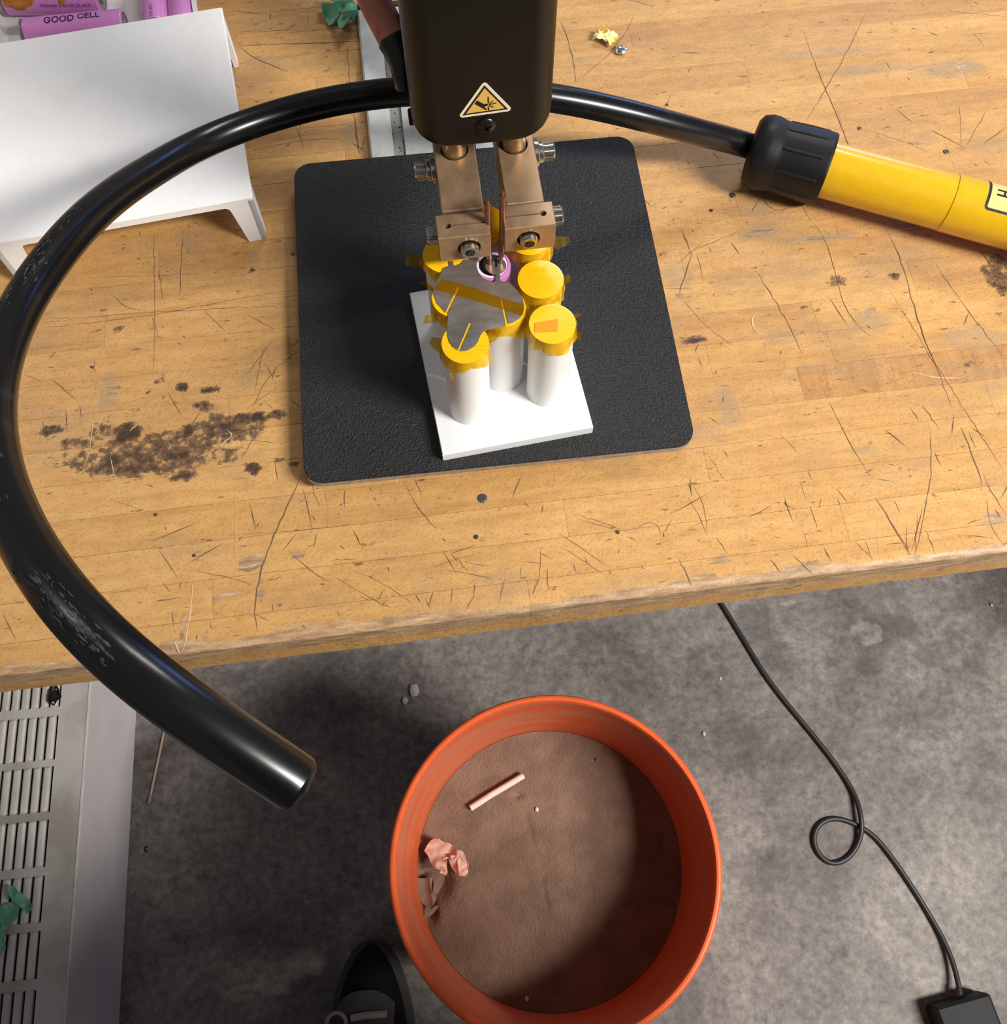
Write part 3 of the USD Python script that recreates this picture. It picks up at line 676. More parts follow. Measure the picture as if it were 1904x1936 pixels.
# ================================================================== spot welder
YH = 0.306                                     # front face of the head
PT = BZ + 0.0116                               # top of its base plate
JT = BZ + 0.0802                               # top of the jig's posts
AX, AY = 0.0304, 0.0
weld = thing('spot_welder', (0.0266, 0.40, BZ), 'bench spot welder with black head, brass electrode arms and black square base plate', 'spot welder')


def plate_poly(r, inset=0.0):
    w, d = 0.2079 / 2 - r - inset, 0.2142 / 2 - r - inset
    pa, c = -0.01627, np.array([0.02663, 0.31294])
    q = np.array([(-w, -d), (w, -d), (w, d), (-w, d)]) @ np.array([[math.cos(pa), math.sin(pa)], [-math.sin(pa), math.cos(pa)]]) + c
    return Polygon(q).buffer(r, 12)


part(weld, 'base_plate', [extrude(plate_poly(0.0105), PT - 0.0046, PT - 0.0010)], 'plate_edge', 'bare metal plate under the black mat', smooth=30)
part(weld, 'base_mat', [extrude(plate_poly(0.0105, 0.0002), PT - 0.0010, PT - 0.0002), extrude(plate_poly(0.0103, 0.0005), PT - 0.0002, PT)], 'mat_black', 'black leather-grained mat covering the base plate', smooth=30)
for px, py in [(726, 902), (1225, 840), (640, 330), (1130, 290)]:
    p = on_bench(px, py)
    part(weld, 'rubber_foot', cyl((p[0], p[1] + (0.004 if py > 600 else -0.006), BZ), (p[0], p[1] + (0.004 if py > 600 else -0.006), PT - 0.0046), 0.006, 20), 'rubber_foot')
# slotted aluminium rail running back under the plate
RX0, RX1, RY0, RY1, RZ = -0.0289, 0.0511, 0.36, 0.553, PT - 0.0048
rail = cbox((RX0, RY0, BZ), (RX1, RY1, RZ), 0.0012)
for gx in (0.0183, 0.0617):
    rail = rail - cbox((RX0 + gx - 0.0036, RY0 - 0.01, RZ - 0.0022), (RX0 + gx + 0.0036, RY1 + 0.01, RZ + 0.01), 0.0001)
part(weld, 'rail', rail, 'rail_silver', 'slotted silver rail behind the plate')
for gx in (0.0183, 0.0617):
    part(weld, 'rail_groove', cbox((RX0 + gx - 0.0035, RY0 + 0.001, RZ - 0.0026), (RX0 + gx + 0.0035, RY1 - 0.001, RZ - 0.0016), 0.0001), 'rail_groove')
part(weld, 'end_cap', cbox((RX0 - 0.001, RY1, BZ), (RX1 + 0.001, RY1 + 0.004, RZ + 0.001), 0.0006), 'end_cap_black')
part(weld, 'column', cbox((0.008, 0.462, RZ), (0.0535, 0.498, BZ + 0.262), 0.003), 'housing_black', 'black column behind the head')
part(weld, 'column_bracket', cbox((0.012, 0.360, BZ + 0.215), (0.0495, 0.466, BZ + 0.25), 0.003), 'housing_black')
# head housing: rounded in plan, its lower corners rounded off
HX0, HX1, HY1, HZ0, HZ1 = -0.0007, 0.0610, 0.3625, BZ + 0.1335, BZ + 0.262
pts = []
for k in range(7):
    s = k / 6; ix = 0.0115 * (1 - math.sqrt(1 - (1 - s) ** 2)); z = HZ0 + 0.0115 * (1 - math.cos(s * math.pi / 2)) if False else HZ0 + 0.0125 * s ** 1.6
    iy = 0.0011 * (1 - s) ** 2
    b = sbox(HX0 + ix, YH + iy, HX1 - ix, HY1 - iy); r = 0.0105
    ring = np.array(b.buffer(-min(r, 0.02)).buffer(min(r, 0.02), 10).exterior.coords)
    pts.append(np.c_[ring, np.full(len(ring), z)])
ring = np.array(sbox(HX0, YH, HX1, HY1).buffer(-0.0105).buffer(0.0105, 10).exterior.coords)
pts.append(np.c_[ring, np.full(len(ring), HZ1)])
part(weld, 'housing', hull(np.vstack(pts)), 'housing_black', 'rounded black head housing', smooth=40)


def face(px, py):
    p = on_y(px, py, YH); return p[0], p[2]


tri = Polygon([face(915.8, 161.2), face(875.2, 217.0), face(959.6, 205.2)])
st = part(weld, 'warning_sticker', extrude_xz(tri.buffer(0.00135, 10), YH - 0.00022, YH + 0.0002), 'sticker_cream', 'triangular cream and yellow hand hazard sticker')
part(st, 'border', extrude_xz(tri.buffer(0.00012, 6), YH - 0.00030, YH - 0.0002), 'ink_black', 'black triangle border')
part(st, 'yellow_field', extrude_xz(tri.buffer(-0.00070), YH - 0.00037, YH - 0.00028), 'sticker_yellow', 'yellow triangle')


def cr(pts): return [face(840 + x / 11.9, 140 + y / 11.9) for x, y in pts]


def stroke(a, b, w): return LineString(cr([a, b])).buffer(w / 11.9 * 0.000215 / 2, cap_style=2)


hand = unary_union([Polygon(cr([(735, 580), (885, 655), (985, 652), (978, 690), (905, 715), (915, 737), (962, 785), (940, 797), (680, 655)])), stroke((986, 497), (991, 640), 32), stroke((990, 715), (996, 798), 30),
                    stroke((1000, 668), (1092, 588), 25), stroke((1008, 672), (1168, 635), 25), stroke((1008, 692), (1102, 728), 28)])
part(st, 'hand_symbol', extrude_xz(hand.buffer(0), YH - 0.00044, YH - 0.00035), 'ink_black', 'black hand struck by cut lines')
# cross-head screw on the face
sx, sz = face(919.5, 236.5)
_rings = [np.c_[r * np.cos(np.linspace(0, 2 * np.pi, 40)), r * np.sin(np.linspace(0, 2 * np.pi, 40)), np.full(40, z)] for r, z in ((0.0041, -0.001), (0.0041, 0.0004), (0.0036, 0.0011), (0.0022, 0.0016), (0.001, 0.00172))]
_cross = m3.Manifold.cube((0.0044, 0.0011, 0.003), True) + m3.Manifold.cube((0.0011, 0.0044, 0.003), True)
scr = hull(np.vstack(_rings)) - _cross.rotate((0, 0, 20)).translate((0, 0, 0.0019))
part(weld, 'cross_head_screw', place(scr, (sx, YH - 0.0002, sz), (0, -1, 0)), 'screw_black')
# arms, rods, holders, electrodes, bolts
ARMS = [(0.0078, 0.0274, 0.0176, 0.2905), (0.0378, 0.0555, 0.0461, 0.2910)]
HOLD = [(0.0046, 0.0287, 0.2755, 0.2888, 0.0099, 0.0283, 0.2822, -1), (0.0353, 0.0591, 0.2770, 0.2904, 0.0541, 0.0353, 0.2835, 1)]
for (ax0, ax1, rx, ay0), (hx0, hx1, hy0, hy1, ox, ex, ey, sd) in zip(ARMS, HOLD):
    az0, az1 = BZ + 0.0950, BZ + 0.1110
    arm = cbox((ax0, ay0, az0), (ax1, 0.352, az1), 0.0005)
    hole = m3.Manifold.cylinder(0.03, 0.0066, 0.0066, 48).translate((rx, 0.3262, az1 - 0.012))
    arm = arm - hole
    ap = part(weld, 'electrode_arm', arm, 'brass', smooth=30)
    part(weld, 'guide_rod', cyl((rx, 0.3262, az0 + 0.002), (rx, 0.3262, HZ0 + 0.012), 0.0058, 40), 'brass_rod', smooth=40)
    xs_ = ax0 if sd < 0 else ax1
    by, bz = (0.3215, BZ + 0.1045) if sd < 0 else (0.3255, BZ + 0.1045)
    d = (sd, 0, 0)
    part(ap, 'washer', [cyl((xs_, by, bz), (xs_ + sd * 0.0024, by, bz), 0.0066, 32, 0.0003), cyl((xs_ + sd * 0.0024, by, bz), (xs_ + sd * 0.0046, by, bz), 0.0052, 32, 0.0003)], 'steel')
    part(ap, 'clamp_bolt', socket_screw((xs_ + sd * 0.0046, by, bz), d, 0.0043, 0.0056), 'steel', 'knurled steel socket bolt', smooth=25)
    hz0, hz1 = BZ + 0.0945, BZ + 0.1110
    hb = cbox((hx0, hy0, hz0), (hx1, hy1, hz1), 0.00035)
    cy_ = (hy0 + hy1) / 2 + 0.0001
    hb = hb - m3.Manifold.cylinder(0.04, 0.00150, 0.00150, 28).translate((ox, cy_, hz0 - 0.01))
    hb = hb - cbox((min(ox, ex), cy_ - 0.00036, hz0 - 0.01), (max(ox, ex), cy_ + 0.00036, hz1 + 0.01), 0.00001)
    hb = hb - m3.Manifold.cylinder(0.04, 0.00165, 0.00165, 28).translate((ex, ey, hz0 - 0.01))
    cx_ = hx0 + 0.0141 if sd < 0 else hx0 + 0.0113
    cz_ = (hz0 + hz1) / 2 - 0.0003
    hb = hb - m3.Manifold.cylinder(0.0062, 0.0054, 0.0054, 40).rotate((90, 0, 0)).translate((cx_, hy0 + 0.0052, cz_))
    hp = part(weld, 'electrode_holder', hb, 'brass', smooth=30)
    part(hp, 'holder_screw', socket_screw((cx_, hy0 + 0.0050, cz_), (0, -1, 0), 0.0042, 0.0080, sock=0.62), 'steel', smooth=25)
    xs_ = hx0 if sd < 0 else hx1
    part(hp, 'side_bolt', socket_screw((xs_, cy_ + (0.0006 if sd < 0 else 0.003), cz_ + 0.0022), d, 0.0043, 0.0048), 'steel', smooth=25)
    part(hp, 'gap_shade_block', cbox((ax0 + 0.002, hy1 - 0.0002, hz0 + 0.002), (ax1 - 0.002, ay0 + 0.0004, hz1 - 0.0025), 0.0002), 'gap_shade')  # near-black block painting the shade between arm and holder
    top = BZ + (0.1256 if sd < 0 else 0.1288)
    tip = np.array([0.0286 if sd < 0 else 0.0338, 0.2817, JT + 0.0006])
    a0, a1 = np.array([ex, ey, top]), np.array([ex, ey, hz0 - 0.0005])
    rod = lathe([(0, 0), (0.0008, 0), (0.0009, 0.0028), (0.0016, 0.0030), (0.0016, top - hz0 + 0.0005), (0.0015, top - hz0 + 0.001)], a0, (0, 0, -1), 28)
    neck = sweep(np.linspace(a1, tip, 12), np.r_[np.full(7, 0.0015), np.linspace(0.0014, 0.00065, 5)], 20)
    part(weld, 'electrode', [rod, neck], 'copper')
# power lead on the left of the head: red sleeve ending in black heat shrink
lead = smooth_path([on_y(690, -60, 0.372), on_y(707, 0, 0.362), on_y(735, 55, 0.352), on_y(752, 92, 0.345), on_y(762, 130, 0.338), on_y(766, 165, 0.334)], 60)
s_ = np.linspace(0, 1, 60)
cut = 37
part(weld, 'power_lead', sweep(lead[:cut + 1], 0.0070, 28), 'red_sleeve', 'brick red sleeved power lead')
part(weld, 'heat_shrink', sweep(lead[cut - 2:], np.r_[0.0073, np.linspace(0.0075, 0.0058, 13), np.linspace(0.0057, 0.0042, 15)][:len(lead[cut - 2:])], 28), 'shrink_black', 'black heat shrink on the lead')
lug = [on_y(766, 160, 0.334), on_y(770, 185, 0.332), on_y(773.5, 205, 0.331), on_y(775, 225, 0.331)]
part(weld, 'cable_lug', hull(np.vstack([np.array(lug) + o for o in ((0.003, -0.004, 0), (0.003, 0.004, 0), (0.0012, -0.004, 0), (0.0012, 0.004, 0))])), 'brass')
part(weld, 'lug_bolt', socket_screw(on_y(777, 221, 0.331) + (0.002, 0, 0), (-1, 0, 0), 0.0036, 0.0032), 'screw_black')

# ================================================================== jig with taped posts
JA = 0.0779
JC, JS = math.cos(JA), math.sin(JA)


def jr(x, y): return np.array([0.03073 + JC * x - JS * y, 0.26688 + JS * x + JC * y])


jig = thing('battery_jig', (0.0307, 0.2669, PT), 'white plastic jig of upright posts capped with yellow tape on the black plate', 'jig')
jz = PT + 0.0065
bp = Polygon([jr(-0.0404, -0.0516), jr(0.0404, -0.0516), jr(0.0404, 0.0516), jr(-0.0404, 0.0516)])
part(jig, 'jig_base', [extrude(bp, PT, jz - 0.0004), extrude(bp.buffer(-0.0003), jz - 0.0004, jz)], 'print_white', 'flat white base board', smooth=25)
PR = 0.0109
POSTS = {'front': (0.0118, 0.2390), 'frontright': (0.0540, 0.2443), 'right': (0.0521, 0.2702), 'backright': (0.0502, 0.2960), 'mid': (0.0316, 0.2565), 'left': (0.0098, 0.2650), 'backleft': (0.0079, 0.2908), 'backmid': (0.0277, 0.3078)}
for k, (x, y) in POSTS.items():
    part(jig, 'post', lathe([(PR + 0.0004, 0), (PR, 0.0008), (PR, JT - jz - 0.0008), (PR - 0.0006, JT - jz - 0.0004), (0, JT - jz - 0.0004)], (x, y, jz), (0, 0, 1), 56), 'post_white', smooth=40)


def tape_cap(x, y, seed, base=0.007, amp=0.004, flare=0.0012, a0=0.0, facet=9):
    """skirt of tape folded down round a post: ragged, creased"""
    r_ = np.random.default_rng(seed); n, m = 96, 7
    ang = np.arange(n) * 2 * np.pi / n + a0
    ph = r_.random(4) * 6.28
    length = base + amp * (0.5 * np.sin(2 * ang + ph[0]) + 0.35 * np.sin(3 * ang + ph[1]) + 0.35 * np.sign(np.sin(facet / 2 * ang + ph[2])) * np.abs(np.sin(facet / 2 * ang + ph[2])) ** 0.4)
    length = np.clip(length + r_.normal(0, 0.0003, n), 0.0035, None)
    crease = np.abs(np.sin(facet / 2 * ang + ph[3])) ** 0.7
    v = []
    for i in range(n):
        for j in range(m):
            s = j / (m - 1)
            rr = PR + 0.00025 + s * (flare * crease[i] + 0.0003) + (r_.normal(0, 0.00010) if j else 0)
            v.append((x + rr * math.cos(ang[i]), y + rr * math.sin(ang[i]), JT - 0.0001 - s * length[i]))
    return solidify(v, grid_faces(n, m, True), 0.00005)


for i, (k, (x, y)) in enumerate(POSTS.items()):
    tp = part(jig, 'tape_cap', lathe([(PR + 0.0003, -0.0005), (PR + 0.00025, -0.0001), (PR - 0.0003, 0), (0, 0)], (x, y, JT), (0, 0, 1), 64), 'kapton_top', 'yellow tape over the top of a post' if i == 0 else None, smooth=60)
    part(tp, 'tape_skirt', tape_cap(x, y, 20 + i, {'front': 0.008, 'mid': 0.0095}.get(k, 0.0075), 0.0034), 'kapton', smooth=25)
# torn, folded tape ends that stick out
EARS = [('backleft', [(0.0, 0.0), (0.0065, 0.003), (0.0075, -0.006), (0.003, -0.0095), (0.0, -0.007)], 175, 0.001), ('backright', [(0, 0), (0.007, -0.0005), (0.0075, -0.0035), (0.003, -0.009), (0, -0.008)], -8, 0.001),
        ('right', [(0, 0.0), (0.0032, -0.001), (0.0040, -0.006), (0, -0.0085)], 5, 0.0008), ('frontright', [(0, 0), (0.003, -0.0005), (0.0042, -0.003), (0, -0.004)], 18, 0.0006), ('frontright', [(0, 0), (0.0034, -0.0008), (0.003, -0.006), (0, -0.007)], -28, 0.0006),
        ('left', [(0, -0.002), (0.005, -0.001), (0.006, -0.007), (0, -0.009)], 205, 0.0012), ('front', [(0, -0.001), (0.0045, -0.002), (0.0065, -0.008), (0.003, -0.014), (0, -0.013)], 150, 0.0014), ('front', [(0, -0.004), (0.003, -0.006), (0.0022, -0.0145), (0, -0.0135)], 230, 0.0010),
        ('left', [(0, 0.0), (0.0058, 0.0005), (0.008, -0.003), (0.0045, -0.0035), (0, -0.004)], 140, 0.0008), ('mid', [(0, -0.001), (0.004, -0.001), (0.0045, -0.009), (0, -0.012)], -35, 0.001), ('mid', [(0, -0.002), (0.0045, -0.003), (0.003, -0.011), (0, -0.012)], -130, 0.001)]
for k, poly, adeg, amp in EARS:
    x, y = POSTS[k]; a = math.radians(adeg)
    g = crumple(Polygon(poly), 0.0, amp, 40 + len(k) + int(adeg) % 13, t=0.00006, step=0.0006, freq=190)
    v = g.vertices.copy(); rad, tan = np.array([math.cos(a), math.sin(a), 0]), np.array([-math.sin(a), math.cos(a), 0])
    g.vertices = np.array([x, y, JT - 0.0004]) + (v[:, :1] * 1.25 + PR * 0.985) * rad + v[:, 1:2] * np.array([0, 0, 1.1]) + v[:, 2:3] * tan
    part(jig, 'tape_fold', g, 'kapton_amber', smooth=25)


def bridge(a, b, drop, seed):
    (x0, y0), (x1, y1) = POSTS[a], POSTS[b]
    n, m = 14, 8; v = []
    d = np.array([x1 - x0, y1 - y0]); L = np.linalg.norm(d); d /= L; nn = np.array([-d[1], d[0]])
    for i in range(n):
        for j in range(m):
            s, t = i / (n - 1), j / (m - 1)
            p = np.array([x0, y0]) + d * (PR * 0.8 + s * (L - 1.6 * PR)) + nn * 0.0075 * math.cos(t * math.pi * 0.9)
            w = meshkit.noise(np.array([[s * 5, t * 4, seed]]), seed)[0]
            v.append((p[0], p[1], JT - 0.0012 - 0.002 * w - drop * t - 0.003 * math.sin(s * math.pi)))
    return solidify(v, grid_faces(n, m), 0.00006)


for i, (a, b) in enumerate([('right', 'frontright'), ('backright', 'right'), ('mid', 'frontright'), ('mid', 'front')]):
    part(jig, 'tape_bridge', bridge(a, b, 0.005, 60 + i), 'kapton', smooth=25)
px = [(1372, 1015), (1640, 970), (1632, 1110), (1372, 1125)]
pp = Polygon([at(780 + x / 5.95, 440 + y / 5.95, JT)[:2] for x, y in px])
part(jig, 'tape_patch', extrude(pp, JT - 0.0001, JT + 0.00018), 'kapton_patch', 'square orange scrap of tape on a cap', smooth=False)
# nickel strip across the left posts
NP = [(405, 350), (412, 372), (345, 395), (300, 500), (240, 610), (237, 690), (275, 790), (372, 900), (402, 905), (393, 1050), (395, 1160), (415, 1230), (460, 1290), (510, 1325), (560, 1333),
      (620, 1322), (690, 1285), (735, 1230), (760, 1160), (795, 1112), (855, 1088), (1038, 1055), (1078, 1022), (1130, 1010), (1205, 965), (1250, 890), (1258, 810), (1238, 735), (1180, 650), (1112, 580), (1075, 545), (1010, 550), (990, 535), (982, 505), (936, 505),
      (930, 540), (905, 557), (850, 545), (790, 510), (745, 450), (722, 380), (724, 300), (580, 300), (540, 345), (480, 372), (462, 360), (455, 320), (410, 320)]


def np_(x, y): return at(780 + x / 5.95, 440 + y / 5.95, JT + 0.0004)[:2]


tab = Point(*np_(938, 372)).buffer(np.linalg.norm(np_(1055, 372) - np_(820, 372)) / 2, 20)
npoly = Polygon([np_(*q) for q in NP]).buffer(0)
npoly = max(npoly.geoms, key=lambda g: g.area) if hasattr(npoly, 'geoms') else npoly
npoly = npoly.union(tab).union(Polygon([np_(*q) for q in [(936, 440), (982, 440), (984, 520), (933, 520)]]))
for sl in ([(519, 618), (380, 905), (360, 945)], [(1004, 757), (1066, 1040)], [(653, 1015), (512, 1345)]):
    npoly = npoly.difference(LineString([np_(*q) for q in sl]).buffer(0.00055, 8))
npoly = npoly.difference(Polygon([np_(*q) for q in [(926, 180), (952, 180), (952, 388), (926, 388)]]))
npoly = MultiPolygon([g for g in getattr(npoly, 'geoms', [npoly]) if g.area > 4e-6])
nick = solo('nickel_strip', extrude(npoly, JT + 0.00015, JT + 0.00040), 'nickel', 'shiny slotted nickel plate lying across the taped posts under the electrodes', 'nickel strip', smooth=False)
band = Polygon([at(780 + x / 5.95, 440 + y / 5.95, JT + 0.0006)[:2] for x, y in [(322, 522), (400, 535), (700, 620), (1000, 735), (1248, 800), (1256, 870), (1238, 938), (1100, 890), (800, 790), (540, 715), (400, 680), (262, 640), (240, 632)]])
part(nick, 'tape_band', extrude(band, JT + 0.00050, JT + 0.00056), 'kapton_amber', 'amber tape band across the plate', smooth=False)
# the cell being welded
CX, CY = 0.0296, 0.2818
cell = thing('battery_cell', (CX, CY, jz), 'upright pink cell under the electrode tips in the jig', 'battery')
CRAD = 0.00935
part(cell, 'wrap', lathe([(0, 0), (CRAD, 0), (CRAD, JT - jz - 0.0012), (CRAD - 0.0005, JT - jz - 0.0004), (CRAD - 0.0016, JT - jz - 0.0003), (CRAD - 0.0017, JT - jz - 0.0010)], (CX, CY, jz), (0, 0, 1), 56), 'pink_wrap', smooth=50)
part(cell, 'insulator_ring', lathe([(0.0077, 0.0), (0.0077, 0.0006), (0.0064, 0.0006), (0.0064, 0.0)], (CX, CY, JT - 0.0011), (0, 0, 1), 56), 'ring_white', 'white insulator ring')
part(cell, 'top_well', lathe([(0.0065, 0), (0, 0)], (CX, CY, JT - 0.0016), (0, 0, 1), 40), 'gap_shade', 'near-black disc painting the shaded gap round the terminal')  # shade of the recess is put into the disc colour
part(cell, 'terminal', lathe([(0.0045, 0), (0.0043, 0.0015), (0, 0.0016)], (CX, CY, JT - 0.0016), (0, 0, 1), 40), 'steel', 'metal button terminal', smooth=40)

# ================================================================== hand pump with its long black hose
AXZ = BZ + 0.0216
c0, c1 = at(1415, 281, AXZ), at(1904, 414, AXZ)
pd = (c1 - c0) / np.linalg.norm(c1 - c0)
pump = thing('hand_pump', (*(c0 + pd * 0.1)[:2], BZ), 'yellow barrelled hand pump with ribbed black collar and long looping black hose', 'pump')
CL = np.linalg.norm(at(1562, 320, AXZ) - c0)
L0 = np.linalg.norm(at(1846, 398, AXZ) - c0)
part(pump, 'barrel', lathe([(0, CL - 0.02), (0.0160, CL - 0.02), (0.0160, 0.42), (0.0150, 0.422), (0, 0.422)], c0, pd, 64), 'yellow_paint', 'yellow painted barrel', smooth=40)
part(pump, 'barrel_sleeve', lathe([(0.0160, L0 - 0.017), (0.01635, L0 - 0.0168), (0.01635, 0.40), (0.0160, 0.4001)], c0, pd, 64), 'yellow_paint', 'glossy printed sleeve over the barrel', smooth=40)
col = lathe([(0, 0.001), (0.0085, 0.0005), (0.0165, 0.0012), (0.0200, 0.0035), (0.0215, 0.0085), (0.0214, 0.0125), (0.0203, 0.0170), (0.0200, 0.0200), (0.0204, 0.0300), (0.0208, CL - 0.002), (0.0203, CL), (0.0162, CL), (0, CL)], c0, pd, 72)
cpth = part(pump, 'collar', col, 'collar_black', 'black rubber collar', smooth=50)
ea, eb, _ = frame(pd)
for k in range(10):
    a = k * 2 * math.pi / 10 + 0.22
    rd = math.cos(a) * ea + math.sin(a) * eb
    p0, p1 = c0 + pd * 0.0195 + rd * 0.0196, c0 + pd * (CL - 0.0055) + rd * 0.0202
    ss = [m3.Manifold.sphere(r, 12).translate(tuple(p)) for p, r in ((p0, 0.0011), (p1, 0.0010), ((p0 + p1) / 2, 0.0013))]
    part(cpth, 'rib', m3.Manifold.batch_hull(ss), 'collar_black', smooth=60)
hose_c = [(1440, 284, .0218), (1416, 276, .0245), (1330, 251, .041), (1230, 228, .060), (1058, 185, .079), (900, 173, .088), (722, 177, .0925), (604, 197, .094), (527, 217, .095), (450, 243, .0965), (373, 274, .101), (298, 317, .115), (225, 365, .136), (128, 458, .157), (57, 541, .169), (40, 575, .173), (2, 672, .185),
          (-13, 786, .197), (-7, 862, .2045), (16, 942, .2125), (50, 1025, .221), (82, 1080, .227), (131, 1144, .231), (195, 1214, .2325), (292, 1297, .2305), (425, 1386, .2245), (540, 1467, .217), (556, 1479, .2155)]
HR = 0.00725
_tck, _ = splprep(np.array([on_bench(a, b, c) for a, b, c in hose_c]).T, s=2.2e-5)
hp_ = np.array(splev(np.linspace(0, 1, 260), _tck)).T
rad = np.full(260, HR)
t_ = hp_[-1] - hp_[-12]; t_ /= np.linalg.norm(t_)
hend = np.vstack([hp_, [hp_[-1] + t_ * q for q in (0.0006, 0.0012, 0.0018, 0.0023, 0.0027, 0.0029)]])
hrad = np.r_[np.full(len(hp_), HR), [HR - 0.0001, HR - 0.0004, HR - 0.0009, HR - 0.0017, HR - 0.0027, HR - 0.0036]]
hose_p = part(pump, 'hose', sweep(hend, hrad, 36), 'hose_black', 'stiff black hose with a rounded end', smooth=60)


def to_px(p):
    d = p - EYE
    return np.array([W / 2 + F * (d @ CR) / (d @ CF), H / 2 - F * (d @ CU) / (d @ CF)])


# pale rub marks on the hose, as surveyed: (from, to along the hose, angle off the viewer's side, spread, how many)
_pp = np.array([to_px(p) for p in hp_]); _r = np.random.default_rng(31); flecks = []
for a_, b_, off, spr, cnt in [((150, 420), (25, 610), 0.85, 0.16, 46), ((18, 880), (30, 985), 0.35, 0.22, 16), ((105, 1105), (235, 1262), 0.28, 0.20, 44), ((45, 470), (20, 560), 0.5, 0.2, 8), ((60, 1060), (85, 1090), 0.9, 0.1, 6)]:
    i0 = np.argmin(np.linalg.norm(_pp - a_, axis=1)); i1 = np.argmin(np.linalg.norm(_pp - b_, axis=1))
    for _ in range(int(cnt * 2.2)):
        u = _r.uniform(min(i0, i1), max(i0, i1)); i = int(u); i = min(max(i, 2), len(hp_) - 3)
        c = hp_[i] + (u - i) * (hp_[i + 1] - hp_[i]); tt = hp_[i + 1] - hp_[i - 1]; tt /= np.linalg.norm(tt)
        vw = EYE - c; vw -= (vw @ tt) * tt; vw /= np.linalg.norm(vw); sd_ = np.cross(vw, tt)
        outv = c - np.array([0.02, 0.24, c[2]]); sd_ = sd_ * (1 if sd_ @ outv > 0 else -1)
        an = off + _r.normal(0, spr); la, wa = _r.uniform(0.0004, 0.0024), _r.uniform(0.012, 0.050)
        ring = []
        for q in np.linspace(0, 2 * math.pi, 9)[:-1]:
            k_ = _r.uniform(0.6, 1.1); aa = an + wa * k_ * math.sin(q) + _r.normal(0, 0.01)
            ring.append(c + tt * la * k_ * math.cos(q) + (HR + 0.00012) * (math.cos(aa) * vw + math.sin(aa) * sd_))
        ring = np.array(ring + [c + (HR + 0.00014) * (math.cos(an) * vw + math.sin(an) * sd_)])
        flecks.append(trimesh.Trimesh(ring, [(8, j, (j + 1) % 8) for j in range(8)], process=False))
part(hose_p, 'scuff_marks', flecks, 'hose_scuff', 'pale scuff marks rubbed on the hose', kind='stuff', smooth=True)
part(pump, 'hose_plug', lathe([(0.0032, 0.0), (0.0031, 0.00035), (0.0024, 0.0005), (0.0019, 0.0001), (0.0, -0.0001)], hend[-1] - t_ * 0.0001, t_, 32), 'collar_black', 'small plug in the free end', smooth=50)
# barrel label: cream field, black outline, letter
view = EYE - (c0 + pd * L0); view -= np.dot(view, pd) * pd; view /= np.linalg.norm(view)
sidev = np.cross(view, pd)                        # up the picture is +sidev or -sidev
if sidev[1] < 0: sidev = -sidev


def on_barrel(poly, R, t=0.00012):
    """polygon (along the axis, round the girth in metres) bent onto the barrel"""
    m = extrude(poly, 0, t).subdivide_to_size(0.0022)
    th = m.vertices[:, 1] / R; rr = R + m.vertices[:, 2]
    v = c0 + m.vertices[:, :1] * pd + (rr * np.cos(th))[:, None] * view + (rr * np.sin(th))[:, None] * sidev
    return trimesh.Trimesh(v, m.faces, process=False)


lab = sbox(L0, 0.0022, L0 + 0.13, 0.0300).buffer(-0.0022).buffer(0.0022, 8)
lp = part(pump, 'barrel_label', on_barrel(lab, 0.01636, 0.00010), 'label_cream', 'cream label with rounded black outline')
part(lp, 'label_outline', on_barrel(lab.buffer(0.0003).difference(lab.buffer(-0.0010)), 0.01648, 0.00008), 'ink_black', 'black outline', smooth=30)
hx, hy = L0 + 0.0042, 0.0112
Hh = unary_union([sbox(hx, hy, hx + 0.0082, hy + 0.0013), sbox(hx, hy + 0.0036, hx + 0.0082, hy + 0.0049), sbox(hx + 0.0035, hy, hx + 0.0047, hy + 0.0049)])
part(lp, 'letter', on_barrel(Hh, 0.01648, 0.00008), 'ink_black', 'black capital letter H', smooth=30)

# ================================================================== white riser stand
SH = BZ + 0.0363
RF, RB = on_bench(476, 372, .0363), on_bench(415, 14, .0363)
sang = 0.5 * (math.atan2((RF - on_bench(0, 455, .0363))[1], (RF - on_bench(0, 455, .0363))[0]) + math.atan2(-(RB - RF)[0], (RB - RF)[1]))
sx_, sy_ = np.array([math.cos(sang), math.sin(sang)]), np.array([-math.sin(sang), math.cos(sang)])
SW, SD = 0.1455, np.linalg.norm((RB - RF)[:2])
so = RF[:2] - sx_ * SW


def arch(w, h, leg_top, leg_foot, lip, r=0.006):
    p = sbox(0, 0, w, h)
    hole = Polygon([(leg_foot, -0.02), (leg_foot, 0), (leg_top, h - lip), (w - leg_top, h - lip), (w - leg_foot, 0), (w - leg_foot, -0.02)])
    hole = hole.buffer(-r * 0.6).buffer(r * 0.6, 8)
    return p.difference(hole)


def to_stand(m):
    v = m.vertices.copy()
    m.vertices = np.c_[so + v[:, :1] * sx_ + v[:, 1:2] * sy_, BZ + v[:, 2]]
    return m


hS = 0.0363
a1 = arch(SW, hS - 0.001, 0.0145, 0.0105, 0.0045); a2 = arch(SD, hS - 0.001, 0.0145, 0.0105, 0.0045)
stand = thing('riser_stand', (*(so + sx_ * SW / 2 + sy_ * SD / 2), BZ), 'low white plastic riser stand with four short legs under the hose loop', 'stand')
fr = to_stand(extrude_xz(a1, 0, 0.003)); bk = to_stand(extrude_xz(a1, SD - 0.003, SD))


def side(x0):
    m = extrude(a2, 0, 0.003); v = m.vertices.copy(); m.vertices = np.c_[x0 + v[:, 2], v[:, 0], v[:, 1]]
    return to_stand(m)


